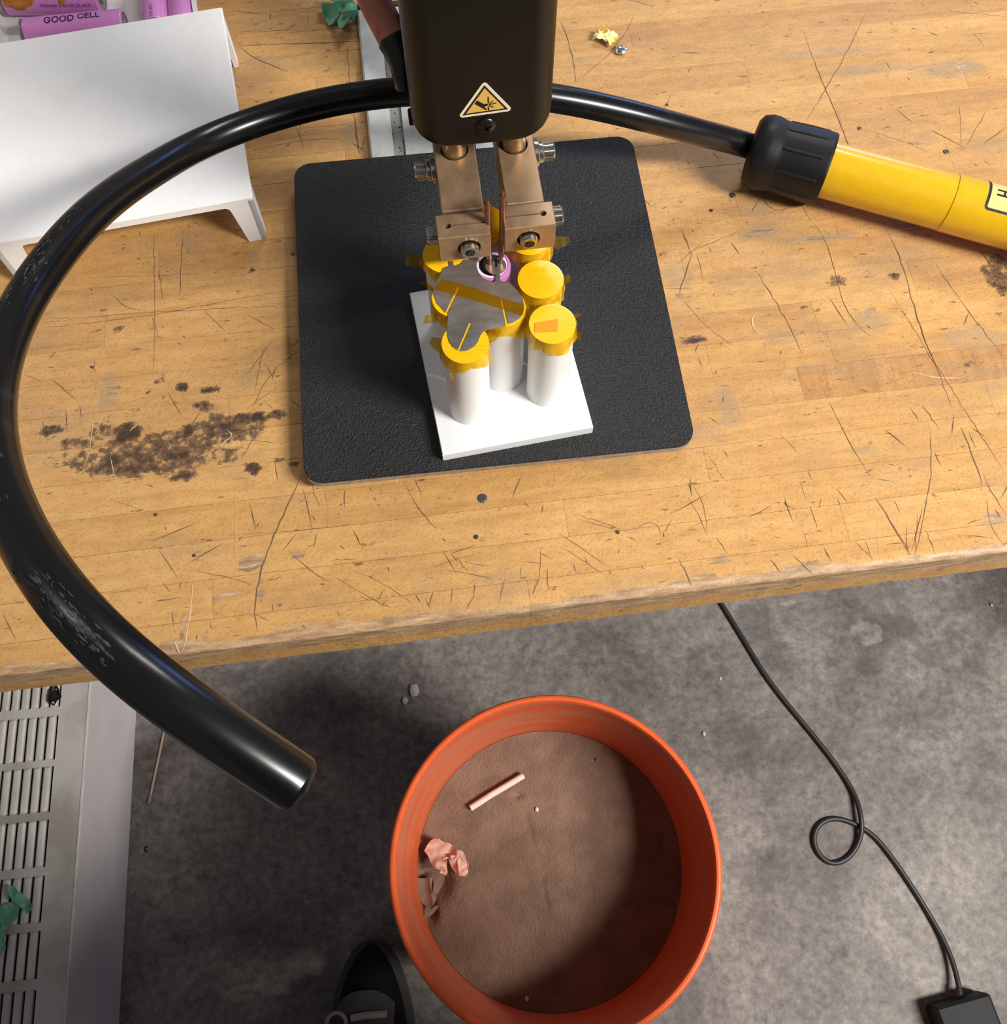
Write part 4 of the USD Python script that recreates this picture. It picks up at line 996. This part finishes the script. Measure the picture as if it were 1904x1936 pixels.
part(stand, 'front_apron', fr, 'stand_white', smooth=25)
part(stand, 'rear_apron', bk, 'stand_white', smooth=25)
part(stand, 'side_apron', side(0), 'stand_white', smooth=25); part(stand, 'side_apron', side(SW - 0.003), 'stand_white', smooth=25)
part(stand, 'top', to_stand(tm(cbox((-0.0003, -0.0003, hS - 0.0028), (SW + 0.0003, SD + 0.0003, hS), 0.0006))), 'stand_white', smooth=25)

# ================================================================== bin with loose pink cells
bx0, bx1, by0, by1 = -0.2665, -0.1290, 0.5225, 0.640
tray = m3.Manifold.hull_points(np.array([(x, y, z) for z, g in ((BZ, 0.004), (BZ + 0.0200, 0)) for x in (bx0 + g, bx1 - g) for y in (by0 + g, by1 - g)])) - \
    m3.Manifold.hull_points(np.array([(x, y, z) for z, g in ((BZ + 0.0018, 0.0065), (BZ + 0.024, 0.0025)) for x in (bx0 + g, bx1 - g) for y in (by0 + g, by1 - g)]))
RC = 0.0098


def loose_cell(p0, p1, label, text=None, glue=False):
    p0, p1 = np.array(p0, float), np.array(p1, float); d = (p1 - p0) / np.linalg.norm(p1 - p0); L = np.linalg.norm(p1 - p0)
    t = thing('loose_battery_cell', ((p0 + p1) / 2)[:2].tolist() + [min(p0[2], p1[2]) - RC], label, 'battery', 'loose pink cells in the bin')
    part(t, 'wrap', lathe([(RC - 0.0012, 0.0026), (RC - 0.0002, 0.0026), (RC, 0.0034), (RC, L - 0.0012), (RC - 0.0008, L - 0.0002), (RC - 0.0022, L - 0.0001)], p0, d, 48), 'pink_wrap', smooth=50)
    part(t, 'can', lathe([(0, 0), (RC - 0.0010, 0), (RC - 0.0004, 0.0005), (RC - 0.0004, 0.0014), (RC - 0.0012, 0.0018), (RC - 0.0011, 0.0027), (RC - 0.0011, L - 0.0004), (0.0034, L - 0.0004), (0.0032, L + 0.0012), (0, L + 0.0012)], p0, d, 40), 'can_grey', 'bare metal can ends', smooth=40)
    for s, h, off, up, ink, bold, o in text or []:
        part(t, 'lettering', wrap_text(s, h, p0 + d * off, d, up, RC, 0.00008, bold, o), ink, 'printed or written letters', smooth=False)
    if glue:
        gl = []
        for k, (u, w_, L_, aa) in enumerate([(0.0085, 0.012, 0.026, 0.1), (0.0375, 0.0055, 0.0065, -0.15), (0.004, 0.010, 0.012, 0.5)]):
            n, m = 22, 12; v = []
            up = np.array([0, -0.80, 0.60]); up /= np.linalg.norm(up); sd = np.cross(up, d)
            for i in range(n):
                for j in range(m):
                    r1, an = j / (m - 1), i / n * 2 * math.pi
                    wob = 1 + 0.18 * math.sin(3 * an + k) + 0.1 * math.sin(7 * an)
                    ax, gi = u + r1 * wob * L_ / 2 * math.cos(an) + 0.004, r1 * wob * w_ / 2 * math.sin(an)
                    th = gi / RC; rr = RC + 0.00005 + 0.0009 * (1 - r1 ** 2.5)
                    v.append(p0 + d * ax + rr * math.cos(th) * up + rr * math.sin(th) * sd)
            gl.append(solidify(v, grid_faces(n, m, True), 0.00005))
        part(t, 'glue_blob', gl, 'glue_brown', 'amber brown glue smear', smooth=50)
    return t


ztray = BZ + 0.0018 + RC
_t = tm(tray); _t.vertices = (_t.vertices - (bx1, by0, 0)) @ np.array([[math.cos(sang), math.sin(sang), 0], [-math.sin(sang), math.cos(sang), 0], [0, 0, 1]]) + (bx1, 0.5365, 0)
solo('storage_bin', _t, 'bin_white', 'shallow white plastic bin of pink cells behind the riser stand', 'bin', smooth=25)
g0 = at(46, 66, ztray); g1 = at(252, 46, ztray)
gd = (g1 - g0) / np.linalg.norm(g1 - g0)
loose_cell(g0, g0 + gd * 0.0655, 'pink cell hand-lettered in black marker, in the bin behind the white stand', [('GOOD', 0.0047, 0.0165, (0.0, -0.62, 0.78), 'marker_ink', True, 0.0058), ('CELL', 0.0043, 0.0378, (0.0, -0.62, 0.78), 'marker_ink', True, 0.0066)])
h0 = at(6, -2, ztray); h1 = at(206, -3, ztray)
hd = (h1 - h0) / np.linalg.norm(h1 - h0)
loose_cell(h0, h0 + hd * 0.0655, 'pink cell smeared with brown glue at the far back of the bin', [('500mAh 3.6V 35.2A ACC', 0.0020, 0.0275, (0.0, -0.966, 0.26), 'print_grey', True, 0.0)], glue=True)
for (a, b), lb in zip((((298, 62), (282, -160)), ((349, 56), (334, -160))), ('pink cell lying front to back in the bin, nearer the lettered cell', 'pink cell lying against the right wall of the bin')):
    p0 = at(*a, ztray); p1 = at(*b, ztray); dd = (p1 - p0) / np.linalg.norm(p1 - p0)
    loose_cell(p0, p0 + dd * 0.0655, lb, [('35E 8H1', 0.0020, 0.003, (0.1, -0.3, 0.9), 'print_grey', False, 0.0015)] if 'nearer' in lb else None)

# ================================================================== scraps on the bench


def scrap_poly(pts, z): return Polygon([at(a, b, z)[:2] for a, b in pts]).buffer(0)


gz = BZ + 0.001
lobes = [[(601, 9), (628, 8), (640, 25), (642, 45), (620, 40), (610, 25)], [(630, 2), (655, 0), (672, 18), (668, 32), (648, 36), (636, 28)], [(655, 22), (681, 14), (682, 40), (668, 50), (650, 40)], [(645, 34), (668, 44), (655, 60), (648, 63), (643, 48)]]
gm = [crumple(scrap_poly(l, gz + 0.004), gz + 0.0004 + 0.0015 * i, 0.0085, 3 + i, 0.0003, 0.0010, 80) for i, l in enumerate(lobes)]
solo('green_tape_scrap', gm, 'green_tape', 'crumpled green tape scrap on the bench beside the silver rail', 'tape scrap', smooth=30)
ys = [[(1119, 78), (1130, 62), (1142, 58), (1150, 66), (1166, 70), (1169, 78), (1156, 86), (1160, 94), (1140, 84), (1130, 80)]]
solo('yellow_tape_scrap', [crumple(scrap_poly(l, gz), gz - 0.0006, 0.0045, 12, 0.0002, 0.0007, 260) for l in ys], 'tape_scrap_yellow', 'small crumpled yellow tape scrap on the bench near the metal disc', 'tape scrap', smooth=30)
dp = on_bench(1173.5, 98.5)
ico = trimesh.creation.icosphere(2, 0.0040); ico.vertices *= (1, 0.95, 0.45)
ico.vertices += (meshkit.noise(ico.vertices * 700, 4)[:, None] - 0.5) * 0.0012; ico.vertices += dp + (0, 0, 0.0019)
solo('metal_disc', ico, 'foil', 'small shiny dented metal disc beside the yellow tape scrap', 'metal disc', smooth=False)

# ================================================================== orange bucket of sand
BX, BY, BRZ = 0.0494, 0.0191, 0.37
bucket = thing('bucket', (BX, BY, 0), 'orange plastic bucket of sand on the floor in front of the bench', 'bucket')
outer = [(0, 0), (0.124, 0), (0.127, 0.004), (0.1415, 0.27), (0.1430, 0.290), (0.1500, 0.291), (0.1500, 0.297), (0.1440, 0.299), (0.1447, 0.318), (0.1512, 0.319), (0.1512, 0.325), (0.1455, 0.327), (0.1462, 0.348), (0.1525, 0.350), (0.1540, 0.356), (0.1541, 0.3655), (0.1530, 0.3690), (0.1508, 0.3702), (0.1482, 0.3695), (0.1468, 0.3660)]
inner = [(0.1468, 0.3660), (0.1462, 0.350), (0.1450, 0.340), (0.1420, 0.305), (0.1416, 0.303), (0.1416, 0.300), (0.1408, 0.297), (0.1408, 0.294), (0.1400, 0.291), (0.1400, 0.288), (0.1392, 0.285), (0.1372, 0.255), (0.1300, 0.12), (0.122, 0.008), (0, 0.008)]
part(bucket, 'body', lathe(outer, (BX, BY, 0), (0, 0, 1), 160), 'orange_plastic', 'orange outer wall and rolled rim', smooth=50)
part(bucket, 'liner', lathe(inner, (BX, BY, 0), (0, 0, 1), 160), 'orange_inner', 'dusty orange inside wall', smooth=50)
SZ = 0.250
n_, m_ = 140, 56; v = [(BX, BY, SZ)]; f = []


def sand_h(x, y):
    q = np.c_[x, y, np.zeros_like(x)]
    h = 0.004 * (meshkit.fbm(q * 26, 4, 9) - 0.5) + 0.0035 * meshkit.noise(q * 9, 3)
    d = np.abs((x - at(1015, 1620, SZ)[0]) + 0.1 * (y - BY)) 
    h -= 0.0013 * np.exp(-(d / 0.0030) ** 2) * (y < at(1010, 1530, SZ)[1]) * (y > at(1010, 1720, SZ)[1])
    for px, py, rx, ry, dz in [(820, 1655, .018, .026, -0.016), (812, 1725, .008, .010, -0.012), (980, 1503, .005, .004, -0.004), (1255, 1590, .006, .005, -0.004)]:
        c = at(px, py, SZ); h += dz * np.exp(-(((x - c[0]) / rx) ** 2 + ((y - c[1]) / ry) ** 2) ** 1.5)
    return h


ra = np.sqrt(np.linspace(0, 1, m_ + 1)[1:]) * 0.1366
A_ = np.arange(n_) * 2 * np.pi / n_
XX = BX + ra[:, None] * np.cos(A_); YY = BY + ra[:, None] * np.sin(A_)
ZZ = SZ + sand_h(XX.ravel(), YY.ravel())
v = np.vstack([[(BX, BY, SZ + 0.001)], np.c_[XX.ravel(), YY.ravel(), ZZ]])
for i in range(m_):
    for j in range(n_):
        k = (j + 1) % n_
        if i == 0: f.append((0, 1 + j, 1 + k))
        else:
            a, b, c, d = 1 + (i - 1) * n_ + j, 1 + (i - 1) * n_ + k, 1 + i * n_ + k, 1 + i * n_ + j
            f += [(a, d, c), (a, c, b)]
# closed down into the bucket
b0 = len(v); low = np.c_[BX + 0.134 * np.cos(A_), BY + 0.134 * np.sin(A_), np.full(n_, 0.21)]
v = np.vstack([v, low, [(BX, BY, 0.21)]])
for j in range(n_):
    k = (j + 1) % n_; a, b = 1 + (m_ - 1) * n_ + j, 1 + (m_ - 1) * n_ + k
    f += [(a, b0 + j, b0 + k), (a, b0 + k, b), (b0 + n_, b0 + k, b0 + j)]
solo('sand', trimesh.Trimesh(v, f, process=False), 'sand_brown', 'brown damp sand filling the orange bucket', 'sand', kind='stuff', smooth=60)
zs = SZ + 0.0062
stick = [at(890, 1528, zs), at(925, 1505, zs + 0.001), at(932, 1502, zs + 0.001), at(990, 1466, zs + 0.0015)]
sm = [sweep(np.array([stick[0], stick[1]]), 0.0034, 14), sweep(np.array([stick[1] - (stick[1] - stick[0]) * 0.03, stick[3]]), 0.0034, 14)]
solo('paper_straw', sm, 'straw_pale', 'pale bent paper stick lying on the sand in the bucket', 'straw', smooth=40)


def fold(pts, z, amp, seed, step=0.0016, freq=70, tilt=0.0, name=None):
    P_ = scrap_poly(pts, z); c = np.array(P_.centroid.coords[0])
    return crumple(P_, z, amp, seed, 0.0005, step, freq, lift=lambda v: tilt * (v[:, 0] - c[0]))


def crop(x, y): return 760 + x / 9.68, 1560 + y / 9.68


pk = [crop(*q) for q in [(520, 285), (620, 250), (760, 340), (1110, 500), (1190, 640), (1215, 860), (1180, 940), (1090, 940), (1010, 860), (920, 760), (880, 640), (850, 580), (760, 930), (690, 880), (600, 810), (400, 480)]]
solo('crumpled_paper', [fold(pk, SZ + 0.003, 0.017, 5, 0.0013, 95, 0.05), fold([crop(*q) for q in [(770, 600), (860, 580), (850, 700), (790, 930), (700, 890)]], SZ + 0.012, 0.008, 9, 0.0012, 120, 0.0), fold([crop(*q) for q in [(880, 560), (1100, 560), (1190, 700), (1210, 880), (1090, 945), (910, 770)]], SZ + 0.011, 0.010, 14, 0.0012, 100, 0.05)], 'paper_pink', 'crumpled pinkish paper half buried in the sand', 'paper', smooth=40)
for k, (pts, lab_) in enumerate([([(275, 960), (560, 950), (560, 1200), (640, 1330), (590, 1460), (480, 1510), (390, 1450), (270, 1250)], 'flat brown crust flake against the left wall of the bucket'),
                                 ([(700, 900), (800, 960), (740, 1120), (650, 1260), (600, 1290), (560, 1240), (600, 1080)], 'narrow brown crust flake hanging below the pink paper'),
                                 ([(390, 1660), (620, 1470), (690, 1480), (560, 1620), (430, 1710)], 'lowest brown crust flake against the left wall of the bucket')]):
    solo('sand_flake', [fold([crop(*q) for q in pts], SZ + 0.0005 + 0.001 * k, 0.006, 30 + k, 0.0014, 60, -0.12)], 'paper_brown', lab_, 'crust flake', 'crust flakes on the sand', smooth=40)


def crumb(px, py, z, r, mat, label, seed, name='crumb', cat='crumb', squash=0.6):
    m = trimesh.creation.icosphere(1, r); m.vertices *= 1 + 0.5 * (meshkit.noise(m.vertices / r * 1.7 + seed, seed)[:, None] - 0.5)
    m.vertices[:, 0] *= 0.7; m.vertices[:, 2] *= squash * 0.6
    p = at(px, py, z); m.vertices += np.array([p[0], p[1], z - m.vertices[:, 2].min() - 0.0002])
    solo(name, m, mat, label, cat, smooth=False)


crumb(1015, 1530, SZ + 0.003, 0.0026, 'straw_pale', 'tiny pale crumb on the sand below the paper stick', 1)
crumb(996, 1888, SZ + 0.003, 0.0026, 'straw_pale', 'tiny pale crumb on the sand near the lower rim', 2)
crumb(1128, 1437, SZ + 0.003, 0.0022, 'paper_brown', 'tiny brown crumb on the sand near the far wall', 3)

# ================================================================== things on the floor
BOXH = 0.155
bd = np.array([math.sin(0.034), math.cos(0.034)])        # along the box's right side, away from the viewer
bn = np.array([-bd[1], bd[0]])                            # to the left
bo = np.array([-0.4826, -0.01])                           # a point of the right side's foot
cab = thing('vented_cabinet', (*(bo + bn * 0.2), 0), 'low grey metal cabinet with rows of louvers on top at left under the bench', 'cabinet')


def to_box(m):
    m = tm(m).copy(); v = m.vertices.copy()
    m.vertices = np.c_[bo + v[:, :1] * bn + v[:, 1:2] * bd, v[:, 2]]
    return m


bl0, bl1, bw = -0.45, 0.42, 0.40
def box_local(px, py):
    q = at(px, py, BOXH)[:2] - bo
    return q @ bn, q @ bd


rows = [(1262, 1335, 118), (1353, 1435, 109), (1449, 1534, 100), (1550, 1638, 91), (1656, 1743, 83), (1761, 1850, 75), (1873, 1965, 67)]
slots, bumps = [], []
lid = cbox((0.0, bl0, BOXH - 0.004), (bw, bl1, BOXH), 0.0012)
for y0_, y1_, xr in rows:
    u0, w1 = box_local(xr, y0_); _, w0 = box_local(xr - 8, y1_)
    for k in range(9):
        u = u0 + 0.0045 + k * 0.0117
        lid = lid - cbox((u - 0.0056, w0 - 0.0005, BOXH - 0.02), (u - 0.0024, w1 + 0.0005, BOXH + 0.02), 0.0003)
        rr = 0.0044
        prof = Polygon([(u - 0.0026, w0), (u + 0.0058, w0), (u + 0.0058, w1), (u - 0.0026, w1)]).buffer(-0.003).buffer(0.003, 6)
        ring = np.array(prof.exterior.coords); c_ = ring.mean(0)
        r2 = np.array(prof.buffer(-0.0018).exterior.coords)
        bumps.append(hull(np.vstack([np.c_[ring, np.full(len(ring), BOXH - 0.001)], np.c_[ring, np.full(len(ring), BOXH + 0.0007)], np.c_[r2, np.full(len(r2), BOXH + 0.0024)]])))
part(cab, 'top_panel', to_box(lid), 'box_grey', 'dirty grey top panel pierced by louver slots', smooth=25)
for b_ in bumps:
    part(cab, 'louver', to_box(b_), 'louver_grey', smooth=45)
part(cab, 'side_panel', to_box(cbox((0.0, bl0, 0.0), (0.003, bl1, BOXH - 0.004), 0.0004)), 'box_side', 'smooth pinkish grey side panel', smooth=25)
part(cab, 'case', to_box(cbox((0.004, bl0 + 0.002, 0.004), (bw, bl1, BOXH - 0.012), 0.001)), 'gap_shade', 'near-black block painting the shade inside the cabinet', smooth=25)  # near-black colour stands for the shade below the louver slots
part(cab, 'rim_lip', to_box(cbox((-0.0012, bl0, BOXH - 0.005), (0.0014, bl1, BOXH + 0.0008), 0.0004)), 'louver_grey', 'chipped pale lip along the top edge', smooth=25)
zt = BOXH + 0.0026
solo('dark_louver_patch', [crumple(scrap_poly([(96, 1303), (112, 1298), (117, 1318), (106, 1336), (94, 1330)], zt), zt, 0.006, 21, 0.0004, 0.0016, 120)], 'shrink_black', 'shiny black patch in place of a broken louver on the cabinet top', 'dark patch', smooth=30)  # crumpled black sheet standing in for a broken louver's dark opening
gl_ = [[(20, 1672), (34, 1676), (58, 1700), (71, 1718), (58, 1728), (45, 1715), (28, 1695)], [(-40, 1730), (0, 1722), (22, 1705), (40, 1715), (36, 1738), (14, 1760), (16, 1790), (0, 1815), (-40, 1830)]]
solo('green_tape_scrap', [crumple(scrap_poly(l, zt), zt - 0.0002 + 0.002 * (1 - i), 0.009, 8 + i, 0.0004, 0.0022, 70) for i, l in enumerate(gl_)], 'green_tape', 'twisted green tape scrap lying on the louvered grey cabinet', 'tape scrap', smooth=30)
# cotton swab, specks
w0, w1 = at(283, 1512, 0.0025), at(311, 1380, 0.0025)
wd = (w1 - w0) / np.linalg.norm(w1 - w0)
swab = thing('cotton_swab', (*((w0 + w1) / 2)[:2], 0), 'thin wooden cotton swab on the floor beside the grey cabinet', 'swab')
part(swab, 'stick', sweep(np.array([w0, w1 + wd * 0.03]), 0.0016, 10), 'swab_stick')
part(swab, 'cotton_tip', lathe([(0, -0.006), (0.002, -0.005), (0.0026, -0.001), (0.0023, 0.004), (0.0014, 0.007)], w0, wd, 16), 'lace_grey')
crumb(277, 1605, 0.0, 0.0038, 'shrink_black', 'small black speck on the floor right of the grey cabinet', 4)
crumb(784, 1306, 0.0, 0.0095, 'crumb_white', 'pale plaster crumb on the floor above the bucket', 5)
crumb(766, 1325, 0.0, 0.0055, 'crumb_white', 'smaller grey crumb next to the pale plaster crumb', 6)
crumb(1331, 1388, 0.0, 0.0035, 'crumb_white', 'tiny white crumb on the floor right of the bucket rim', 7)
crumb(1874, 1142, 0.0, 0.0040, 'foil', 'tiny shiny bead on the floor at far right', 8)
crumb(1362, 1283, 0.0, 0.0026, 'crumb_white', 'tiny white crumb on the floor left of the black cord', 9)
# power adapter and its cord
AH = 0.034
ad0, ad1 = at(1768, 1905, AH), at(1872, 1876, AH)
ax_ = (ad1 - ad0)[:2]; aw = np.linalg.norm(ax_); ax_ /= aw; ay_ = np.array([ax_[1], -ax_[0]])
adp = thing('power_adapter', (*(ad0[:2] + ax_ * aw / 2 + ay_ * 0.06), 0), 'black power adapter brick on the floor with its looped cord', 'power adapter')
bm = tm(cbox((0, 0, 0), (aw, 0.125, AH), 0.0035)); vv = bm.vertices.copy(); bm.vertices = np.c_[ad0[:2] + vv[:, :1] * ax_ + vv[:, 1:2] * ay_, vv[:, 2]]
part(adp, 'case', bm, 'adapter_black', smooth=25)
cc = [(140, 130), (250, 310), (330, 440), (420, 560), (560, 730), (650, 850), (715, 960), (742, 1060), (740, 1130), (715, 1190), (665, 1238), (612, 1246), (562, 1208), (541, 1150), (558, 1092), (608, 1061), (660, 1062), (722, 1085), (780, 1120), (870, 1220), (960, 1350), (1040, 1480), (1100, 1590), (1145, 1710), (1166, 1830)]
zc = [0.0034] * len(cc)
for i_, z_ in ((6, .006), (7, .0104), (8, .007)): zc[i_] = z_
for i_, z_ in ((22, .006), (23, .011), (24, .017)): zc[i_] = z_
cp_ = [at(1300 + x / 2.2616, 1080 + y / 2.2616, z) for (x, y), z in zip(cc, zc)]
e_ = cp_[0] - cp_[1]; cp_ = [cp_[0] + e_ * 2.2, cp_[0] + e_ * 1.0] + cp_
part(adp, 'cord', sweep(smooth_path(cp_, 320), 0.0033, 14), 'cord_black', 'black cord with one loop', smooth=50)
tl = cp_[-1]; td = cp_[-1] - cp_[-2]; td /= np.linalg.norm(td)
part(adp, 'strain_relief', lathe([(0.0034, -0.012), (0.0042, -0.011), (0.0052, 0.0), (0.0052, 0.010)], tl, td, 20), 'cord_black', smooth=40)

# ================================================================== the photographer, body out of view below the lower edge, placed to shade the left floor
def chain(segs, length=0.02, it=12):
    """hull chains of spheres joined into one smooth body"""
    out = m3.Manifold()
    for seg in segs:
        for (p, r), (q, t) in zip(seg[:-1], seg[1:]):
            out = out + m3.Manifold.batch_hull([m3.Manifold.sphere(r, 20).translate(tuple(p)), m3.Manifold.sphere(t, 20).translate(tuple(q))])
    m = tm(out.refine_to_length(length)); m.merge_vertices()
    trimesh.smoothing.filter_taubin(m, iterations=it)
    return m


M('skin', (0.50, 0.29, 0.20), 0.5); M('shirt_dark', (0.030, 0.032, 0.040), 0.85); M('trousers_dark', (0.020, 0.022, 0.028), 0.85); M('hair_dark', (0.02, 0.014, 0.010), 0.6); M('eye_white', (0.7, 0.68, 0.65), 0.3); M('lip', (0.36, 0.14, 0.11), 0.5)
V = np.array
PX, PY = 0.10, -0.275
hipL, hipR, kneeL, kneeR, ankL, ankR = V([PX - .10, PY, .90]), V([PX + .10, PY, .90]), V([-.105, -.235, .50]), V([.29, -.31, .50]), V([-.19, -.255, .10]), V([.36, -.42, .10])
neck, head = V([PX, PY + .05, 1.45]), V([PX, PY + .115, 1.585])
shL, shR, elL, elR, wrL, wrR = V([PX - .18, PY + .03, 1.37]), V([PX + .18, PY + .03, 1.37]), V([PX - .245, PY - .02, 1.09]), V([PX + .245, PY - .02, 1.09]), V([PX - .255, PY + .04, .86]), V([PX + .255, PY + .04, .86])
person = thing('person', (PX, PY, 0), 'person in a black lace-up shoe, only the shoe toe in view left of the bucket', 'person')
skin = [[(neck - V([0, .02, .06]), .055), (neck + V([0, .02, .05]), .052), (head - V([0, .02, .03]), .075)], [(head + V([0, -.03, .045]), .088), (head + V([0, .012, .02]), .078), (head + V([0, .040, -.055]), .040)], [(head + V([0, -.01, -.02]), .070), (head + V([0, .040, -.055]), .040)],
        [(head + V([0, .088, .012]), .009), (head + V([0, .108, -.022]), .013)]] + [[(head + V([sg * .082, -.02, -.005]), .014), (head + V([sg * .086, -.026, .022]), .016)] for sg in (-1, 1)]
for sg, el, wr in ((-1, elL, wrL), (1, elR, wrR)):
    dn = (wr - el) / np.linalg.norm(wr - el); fw_ = V([0, 1.0, 0]); fw_ -= fw_ @ dn * dn; fw_ /= np.linalg.norm(fw_); sd_ = np.cross(dn, fw_)
    skin.append([(wr - dn * .10, .033), (wr, .026), (wr + dn * .03, .026)])
    pal = [wr + dn * .085 + fw_ * o for o in (.036, .0125, -.0115, -.034)]
    for k, p in enumerate(pal):
        skin.append([(wr + dn * .02 + fw_ * (.012, .004, -.004, -.012)[k], .018), (p, .0100)])
        Lf = (.072, .080, .074, .058)[k]; inw = -sg * V([1.0, 0, 0])
        skin.append([(p, .0092), (p + dn * Lf * .48 + inw * .006 + fw_ * (.003, .001, -.001, -.003)[k], .0086), (p + dn * Lf * .78 + inw * .020 + fw_ * (.004, .001, -.001, -.004)[k], .0080), (p + dn * Lf + inw * .036 + fw_ * (.004, .001, -.001, -.004)[k], .0072)])
    tb = wr + dn * .035 + fw_ * .026
    skin.append([(tb, .015), (tb + dn * .035 + fw_ * .018 - sg * V([.010, 0, 0]), .0115), (tb + dn * .065 + fw_ * .018 - sg * V([.020, 0, 0]), .0095)])
part(person, 'body', chain(skin, 0.004, 6), 'skin', smooth=60)
part(person, 'shirt', chain([[(V([PX + 0, PY + 0.000, .93]), .125), (V([PX + 0, PY + 0.010, 1.10]), .120), (V([PX + 0, PY + 0.020, 1.28]), .135), (V([PX + 0, PY + 0.040, 1.41]), .080)], [(V([PX + -.055, PY + 0.000, .93]), .105), (V([PX + -.06, PY + 0.010, 1.10]), .098), (V([PX + -.09, PY + 0.020, 1.30]), .095), (shL, .062)], [(V([PX + .055, PY + 0.000, .93]), .105), (V([PX + .06, PY + 0.010, 1.10]), .098), (V([PX + .09, PY + 0.020, 1.30]), .095), (shR, .062)],
                              [(shL, .062), (shL * .5 + elL * .5, .054), (elL, .046), (elL * .45 + wrL * .55, .040)], [(shR, .062), (shR * .5 + elR * .5, .054), (elR, .046), (elR * .45 + wrR * .55, .040)]], 0.02), 'shirt_dark', 'dark long-sleeved shirt', smooth=60)
part(person, 'trousers', chain([[(V([PX + -.05, PY + 0.000, .93]), .118), (V([PX + .05, PY + 0.000, .93]), .118)], [(hipL + V([.02, 0, .02]), .112), (hipL * .5 + kneeL * .5, .088), (kneeL, .066), (kneeL * .5 + ankL * .5, .062), (ankL + V([0, -.01, -.01]), .052)], [(hipR + V([-.02, 0, .02]), .112), (hipR * .5 + kneeR * .5, .088), (kneeR, .066), (kneeR * .5 + ankR * .5, .062), (ankR + V([0, -.01, -.01]), .052)]], 0.02), 'trousers_dark', 'dark trousers', smooth=60)
part(person, 'hair', chain([[(head + V([0, -.045, .062]), .090), (head + V([0, -.005, .085]), .074)], [(head + V([0, -.055, .0]), .078), (head + V([0, -.045, .062]), .090)]], 0.012), 'hair_dark', 'short dark hair', smooth=60)
for sg in (-1, 1):
    part(person, 'eye', tm(m3.Manifold.sphere(.0125, 20).translate(tuple(head + V([sg * .032, .076, .018])))), 'eye_white', smooth=60)
part(person, 'mouth', tm(m3.Manifold.batch_hull([m3.Manifold.sphere(.005, 12).translate(tuple(head + V([x, .083, -.052]))) for x in (-.020, 0, .020)])), 'lip', smooth=60)


def build_shoe(toe, yaw_s, seen):
    fd, sdv = np.array([math.sin(yaw_s), -math.cos(yaw_s)]), np.array([math.cos(yaw_s), math.sin(yaw_s)])

    def sole_outline(s):
        t = np.clip(s / 0.29, 0, 1)
        return 0.054 * np.clip(np.sin(np.pi * t), 0, 1) ** 0.42 * (1 - 0.24 * np.clip((t - 0.35) / 0.65, 0, 1))
    ss_ = np.r_[0, 0.004, 0.012, np.linspace(0.025, 0.28, 22), 0.287, 0.29]
    hw = sole_outline(ss_)
    L_ = np.array([toe + fd * s - sdv * w for s, w in zip(ss_, hw)]); R_ = np.array([toe + fd * s + sdv * w for s, w in zip(ss_, hw)])
    sp = Polygon(np.vstack([L_, R_[::-1]])).buffer(0)
    sh = part(person, 'shoe', [extrude(sp, 0, 0.024), extrude(sp.buffer(-0.0015), 0.024, 0.0255)], 'shoe_grey', 'black lace-up shoe with dark grey rubber sole', smooth=50)
    nl = 25; v = []
    for s, w in zip(ss_, hw):
        t = s / 0.29
        hgt = 0.052 + 0.034 * np.clip((t - 0.18) / 0.3, 0, 1) + 0.02 * np.clip((t - 0.6) / 0.4, 0, 1)
        for a in np.linspace(0, math.pi, nl):
            k = max(w - 0.007, 0.0008)
            v.append(np.r_[toe + fd * (s + 0.004 * (1 - t)) + sdv * (-math.cos(a) * k), 0.0235 + (hgt - 0.0235) * math.sin(a) ** 0.75 * min(1, (w / 0.03)) ** 0.6])
    part(sh, 'upper', trimesh.Trimesh(np.array(v), grid_faces(len(ss_), nl), process=False), 'shoe_black', 'black upper', smooth=60)

    def sp_(u, w_, z): return np.r_[toe + fd * u + sdv * w_, z]
    tongue = []
    u0 = 0.052
    for u, hgt in zip(np.linspace(u0, u0 + 0.075, 8), np.linspace(0.078, 0.098, 8)):
        for w_ in np.linspace(-0.032, 0.032, 13):
            tongue.append(sp_(u + (0.016 * abs(w_ / 0.032) ** 2.5) * max(0, 1 - (u - u0) / 0.03), w_, hgt - 0.009 * (w_ / 0.032) ** 2))
    part(sh, 'tongue', solidify(tongue, grid_faces(8, 13), 0.006), 'shoe_tongue', 'grey padded tongue', smooth=50)
    part(sh, 'lace', sweep(np.array([sp_(u0 + 0.0265, -0.014, 0.0875), sp_(u0 + 0.0240, 0.004, 0.0900), sp_(u0 + 0.0245, 0.026, 0.0855)]), 0.0040, 12), 'lace_grey', 'pale grey lace bar')
    ec = sp_(u0 + 0.0315, -0.031, 0.0875)
    part(sh, 'lace_loop', sweep([ec + 0.0115 * np.array([math.cos(a), math.sin(a), 0.25 * math.cos(a)]) for a in np.linspace(0, 2 * math.pi, 40)], 0.0022, 10), 'lace_grey', 'pale grey lace loop')


M('shoe_tongue', (0.030, 0.030, 0.032), 0.85)
build_shoe(at(700, 1776, 0.03)[:2], math.radians(-4), True)
build_shoe(np.array([0.385, -0.265]), math.radians(10), False)
